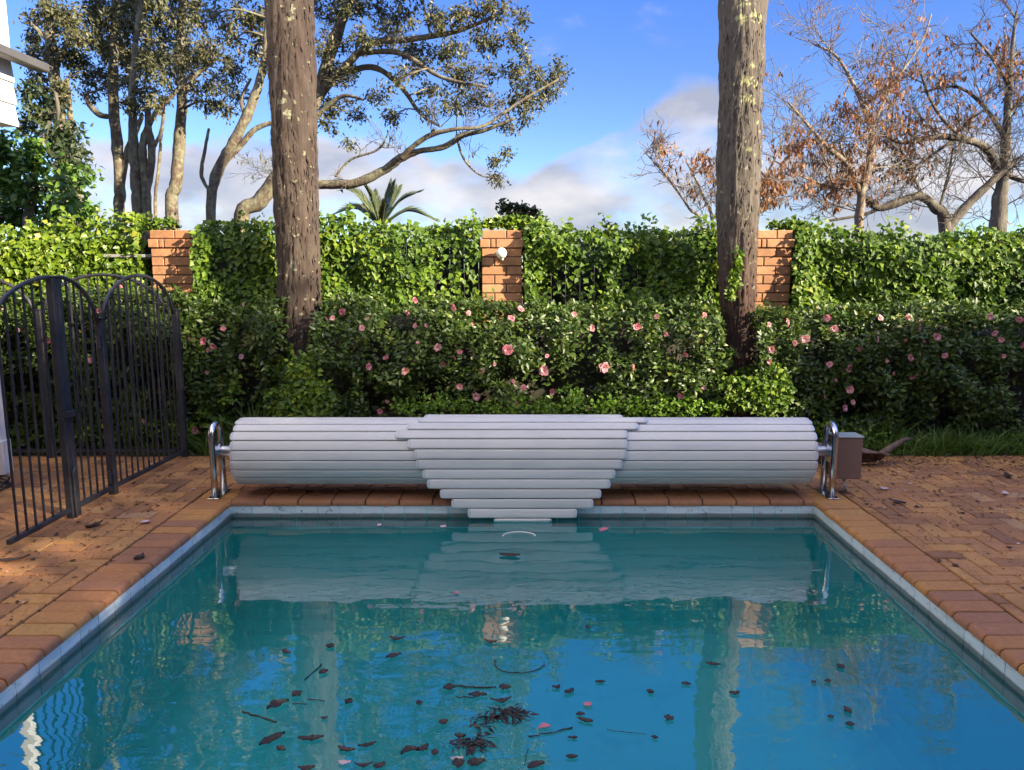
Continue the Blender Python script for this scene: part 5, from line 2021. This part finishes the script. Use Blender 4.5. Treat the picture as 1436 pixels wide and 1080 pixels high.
# pale tube standing in for a ripple's reflected arc before the cover
P_ = []
for k in range(25):
    an = math.pi * k / 24
    P_.append(gnd(728 - 23 * math.cos(an), 752 - 6 * math.sin(an), WATER + .002))
mb = MB()
mb.tube(P_, .0038, 6)
o = mb.build('plastic_hoop', M['white'], None, True)
tag(o, 'thin pale plastic hoop floating half sunk in front of the lowest slat', 'hoop')
GD = 'leaves and petals lying on the deck'
for (px, py, l, w, s, m, lab) in ((20, 786, 34, 10, 8, 'deadleaf', 'large dark dry leaf on the paving at the left edge of the photo'),
                                  (132, 738, 14, 6, 30, 'deadleaf', 'small curled brown leaf on the paving beside the gate'),
                                  (203, 734, 14, 4, 10, 'palepetal', 'pale petal on the paving between the gate and the coping'),
                                  (195, 783, 8, 12, 60, 'deadleaf', 'dark bit of bark lying near the left coping'),
                                  (1240, 686, 12, 5, -10, 'palepetal', 'pale chip of petal on the paving right of the motor box'),
                                  (1408, 693, 9, 5, 20, 'palepetal', 'pale petal on the paving near the right edge of the photo'),
                                  (1410, 668, 10, 6, 30, 'deadleaf', 'dark crumpled leaf on the paving near the grass at right'),
                                  (1258, 706, 16, 5, -20, 'deadleaf', 'narrow dark leaf on the paving right of the coping')):
    px_leaf(px, py, l, w, s, M[m], 'fallen_petal' if 'petal' in m else 'fallen_leaf', lab, 'petal' if 'petal' in m else 'leaf', GD, 0.003, .35)

# ------------------------------------------------------------------ white house at the left, unseen houses and tree added for shade


def left_house():
    root = thing('white_house', (-6.5, 2.0, 0), 'white weatherboard house corner with grey eave and slim post', 'house')
    X, Ye = -4.15, 6.55
    zb, zt = 2.74, 3.26
    wb = MB()                                            # overlapping weatherboards of the veranda fascia
    n = 3
    h = (zt - zb) / n
    for k in range(n):
        z0 = zb + k * h
        wb.add([(X + .022, -6, z0), (X + .004, -6, z0 + h - .001), (X + .004, Ye, z0 + h - .001), (X + .022, Ye, z0), (X - .05, -6, z0), (X - .05, -6, z0 + h - .001), (X - .05, Ye, z0 + h - .001), (X - .05, Ye, z0)],
               [(0, 3, 2, 1), (4, 5, 6, 7), (0, 4, 7, 3), (0, 1, 5, 4), (3, 7, 6, 2), (1, 2, 6, 5)])
    wb.build('weatherboards', M['white'], root)
    en = MB()
    en.box(-9, X - .052, Ye - .06, Ye - .002, zb, zt - .002)
    en.box(-9, X - .052, -6, Ye - .062, zb + .02, zb + .05)
    en.build('veranda_ceiling', M['white'], root)
    gt = MB()
    gt.box(X + .10, X + .20, -6.1, Ye + .2, zt - .05, zt + .02, .008)
    gt.box(X + .024, X + .098, -6.1, Ye + .2, zt - .01, zt + .012)
    gt.build('gutter', M['gutter'], root)
    rf = MB()
    rf.add([(X + .17, -6.1, zt + .024), (X + .17, Ye + .3, zt + .024), (X - .012, Ye + .3, zt + .075), (X - .012, -6.1, zt + .075), (X + .17, -6.1, zt + .014), (X + .17, Ye + .3, zt + .014), (X - .012, Ye + .3, zt + .06), (X - .012, -6.1, zt + .06)],
           [(0, 1, 2, 3), (4, 7, 6, 5), (0, 4, 5, 1), (1, 5, 6, 2), (3, 2, 6, 7), (0, 3, 7, 4)])
    rf.build('roof', M['roof'], root)
    up = MB()
    up.box(-9, X - .014, -6, Ye - .01, zt + .002, 6.2)
    up.build('upper_wall', M['white'], root)
    cb = MB()
    cb.box(X - .013, X + .012, Ye - .09, Ye, zt + .08, 6.2, .004)
    cb.build('corner_board', M['white'], root)
    ps = MB()
    p = gnd(4, 664)
    ps.box(p.x - .035, p.x + .035, p.y - .035, p.y + .035, .0, zb - .002, .005)
    po = ps.build('veranda_post', M['white'], root)
    pl = MB()
    pl.box(p.x - .055, p.x + .055, p.y - .055, p.y + .055, .0, .27, .006)
    pl.build('plinth', M['white'], None).parent = po
    wl = MB()
    wl.box(-9.2, -6.2, -6, 6.4, 0, zb - .002)
    wl.build('wall', M['cream'], root)


left_house()


def from_su(s, u, z=0.0):
    """ground frame along the sun: u towards the sun, s across it"""
    hx, hy = math.sin(SUN_AZ), math.cos(SUN_AZ)
    return Vector((hx * u - hy * s, hy * u + hx * s, z))


def right_shade_house():  # added out of view, its height set by the wanted shade
    c = from_su(3.0, 10.5)
    rz = math.atan2(math.cos(SUN_AZ), math.sin(SUN_AZ))            # local x points towards the sun
    root = thing('shade_house', c, 'cream single storey house beyond the frame on the right, shading the pool', 'house', None, rz)
    root['_local'] = True
    EV = 4.25
    w = MB()
    w.box(-2.3, 4, -11, 11, 0, EV - .15)
    w.build('wall', M['cream'], root)
    r = MB()
    r.add([(-2.55, -11.3, EV - .14), (-2.55, 11.3, EV - .14), (1, 11.3, EV + 1.0), (1, -11.3, EV + 1.0), (4.4, 11.3, EV - .14), (4.4, -11.3, EV - .14),
           (-2.55, -11.3, EV - .02), (-2.55, 11.3, EV - .02), (1, 11.3, EV + 1.13), (1, -11.3, EV + 1.13), (4.4, 11.3, EV - .02), (4.4, -11.3, EV - .02)],
          [(0, 3, 2, 1), (3, 5, 4, 2), (6, 7, 8, 9), (9, 8, 10, 11), (0, 1, 7, 6), (5, 11, 10, 4), (0, 6, 9, 3), (3, 9, 11, 5), (1, 2, 8, 7), (2, 4, 10, 8)])
    r.build('roof', M['roof'], root)
    w = MB()                                             # added slanted panel, shaped for the hedge's shade edge; high side left
    w.add([(-2.42, 3.86, 0), (-2.42, 8.2, 0), (-2.42, 8.2, 3.3), (-2.42, 3.86, 4.95), (-2.302, 3.86, 0), (-2.302, 8.2, 0), (-2.302, 8.2, 3.3), (-2.302, 3.86, 4.95)],
          [(0, 3, 2, 1), (4, 5, 6, 7), (0, 1, 5, 4), (1, 2, 6, 5), (2, 3, 7, 6), (3, 0, 4, 7)])
    w.build('parapet', M['cream'], root)
    for y in (-8, -4.5, -1, 2.5, 6, 9):
        f = MB()
        f.box(-2.48, -2.422 if 3 < y < 9 else -2.302, y - .75, y + .75, 1.0, 2.5, .01)
        fr = f.build('window', M['white'], root)
        f = MB()
        f.box(-2.495, -2.482, y - .65, y + .65, 1.1, 2.4)
        f.build('pane', M['glass_dark'], None).parent = fr


right_shade_house()


def shade_tree():
    g = np.random.default_rng(101)
    U0 = 13.5
    c = from_su(1.0, U0)
    root = thing('shade_tree', c, 'big leafy tree beyond the frame on the right, behind the cream house', 'tree')
    tr = MB()
    tr.tube([c, from_su(1.0, U0, 3), from_su(.8, U0, 5.5), from_su(1.2, U0, 8)], [.35, .28, .22, .1], 10)
    tr.build('trunk', M['bark_dark'], root, True)
    br, parts = MB(), []
    # crown outline in (s, z): shaped so its shadow falls on the pool and the left half of the garden
    blobs = SHADE_BLOBS
    for (s, z, r) in blobs:
        cc = from_su(s, U0 + g.normal(0, .5), z)
        br.tube([from_su(1.0, U0, min(z, 6.5) - .8), (from_su(1.0, U0, z) + cc) / 2, cc], [.07, .05, .02], 5)
        n = int(SHADE_DENS * r * r)
        u = unit(g.normal(0, 1, (n, 3))) * g.random((n, 1)) ** .4
        C = np.array(cc)[None] + u * r
        hs, hc = math.cos(SUN_AZ), math.sin(SUN_AZ)
        ls = -C[:, 0] * hs + C[:, 1] * hc
        lz = C[:, 2] - math.tan(SUN_EL) * (C[:, 0] * hc + C[:, 1] * hs - U0)
        ok = np.ones(n, bool)
        for (a, b_, ra, rb) in GAPS:                      # openings the sun shines through
            ok &= ((ls - a) / ra) ** 2 + ((lz - b_) / rb) ** 2 > g.uniform(.55, 1.25, n)
        C = C[ok]
        n = len(C)
        l = g.uniform(.14, .26, n)
        parts.append(leaf_mesh(C, g.normal(0, 1, (n, 3)), g.normal(0, .7, (n, 3)) + np.array([0, 0, .5]), l, l * .55))
    V, F, A = cat(parts)
    np_mesh('crown', V, F, M['crown_d'], root, A)
    br.build('branches', M['bark_dark'], root)


GAPS = [(2.18, 7.62, .34, .12), (2.45, 7.45, .16, .08), (3.12, 7.84, .22, .10), (1.75, 7.35, .18, .10), (2.75, 7.9, .12, .07)]
SHADE_DENS = 560
# required height at U0: K + .424*U0 with K(4.2)=3.5, K(4.9)=2.7, K(5.7)=1.65, K(6.7)=.9   (5.72 = .424*13.5)
SHADE_BLOBS = [(4.4, 8.4, .9), (4.9, 7.8, .85), (5.35, 7.0, .85), (5.85, 6.6, .7), (3.9, 8.8, .8), (3.7, 7.2, 1.0), (4.6, 7.2, .9), (5.6, 6.2, .9), (4.9, 6.9, 1.1), (4.2, 7.8, 1.2), (4.3, 6.4, 1.1), (3.2, 8.0, 1.3), (3.2, 6.6, 1.2), (2.1, 8.2, 1.3), (2.2, 6.9, 1.2), (1.0, 8.3, 1.3), (1.0, 6.9, 1.2), (-.2, 8.0, 1.3),
               (-.1, 6.6, 1.2), (-1.4, 7.6, 1.3), (-1.3, 6.3, 1.2), (-2.6, 7.0, 1.3), (-2.6, 5.8, 1.2), (1.6, 9.2, 1.0), (.2, 9.3, 1.0), (3.0, 9.0, .9), (-3.8, 6.3, 1.1)]
shade_tree()


def sky_blocker_house():  # added out of view to cut the low sky fill
    root = thing('blocker_house', (-1.0, -4.0, 0), 'brick house beyond the frame, facing the near end of the pool', 'house')
    w = MB()
    w.box(-9, 5, -8, -2.6, 0, 5.6)
    w.build('wall', M['housewall'], root)
    r = MB()
    r.add([(-9.5, -1.9, 5.55), (5.5, -1.9, 5.55), (5.5, -5.3, 7.2), (-9.5, -5.3, 7.2), (-9.5, -8.6, 5.55), (5.5, -8.6, 5.55),
           (-9.5, -1.9, 5.68), (5.5, -1.9, 5.68), (5.5, -5.3, 7.33), (-9.5, -5.3, 7.33), (-9.5, -8.6, 5.68), (5.5, -8.6, 5.68)],
          [(0, 1, 2, 3), (3, 2, 5, 4), (6, 9, 8, 7), (9, 10, 11, 8), (0, 6, 7, 1), (4, 5, 11, 10), (0, 3, 9, 6), (3, 4, 10, 9), (1, 7, 8, 2), (2, 8, 11, 5)])
    r.build('roof', M['roof'], root)
    for x in (-7, -4.2, -1.4, 1.4, 3.8):
        for z in (.9, 3.5):
            f = MB()
            f.box(x - .65, x + .65, -2.598, -2.55, z, z + 1.3, .01)
            fr = f.build('window', M['white'], root)
            f = MB()
            f.box(x - .57, x + .57, -2.548, -2.535, z + .08, z + 1.22)
            f.build('pane', M['glass_dark'], None).parent = fr


sky_blocker_house()
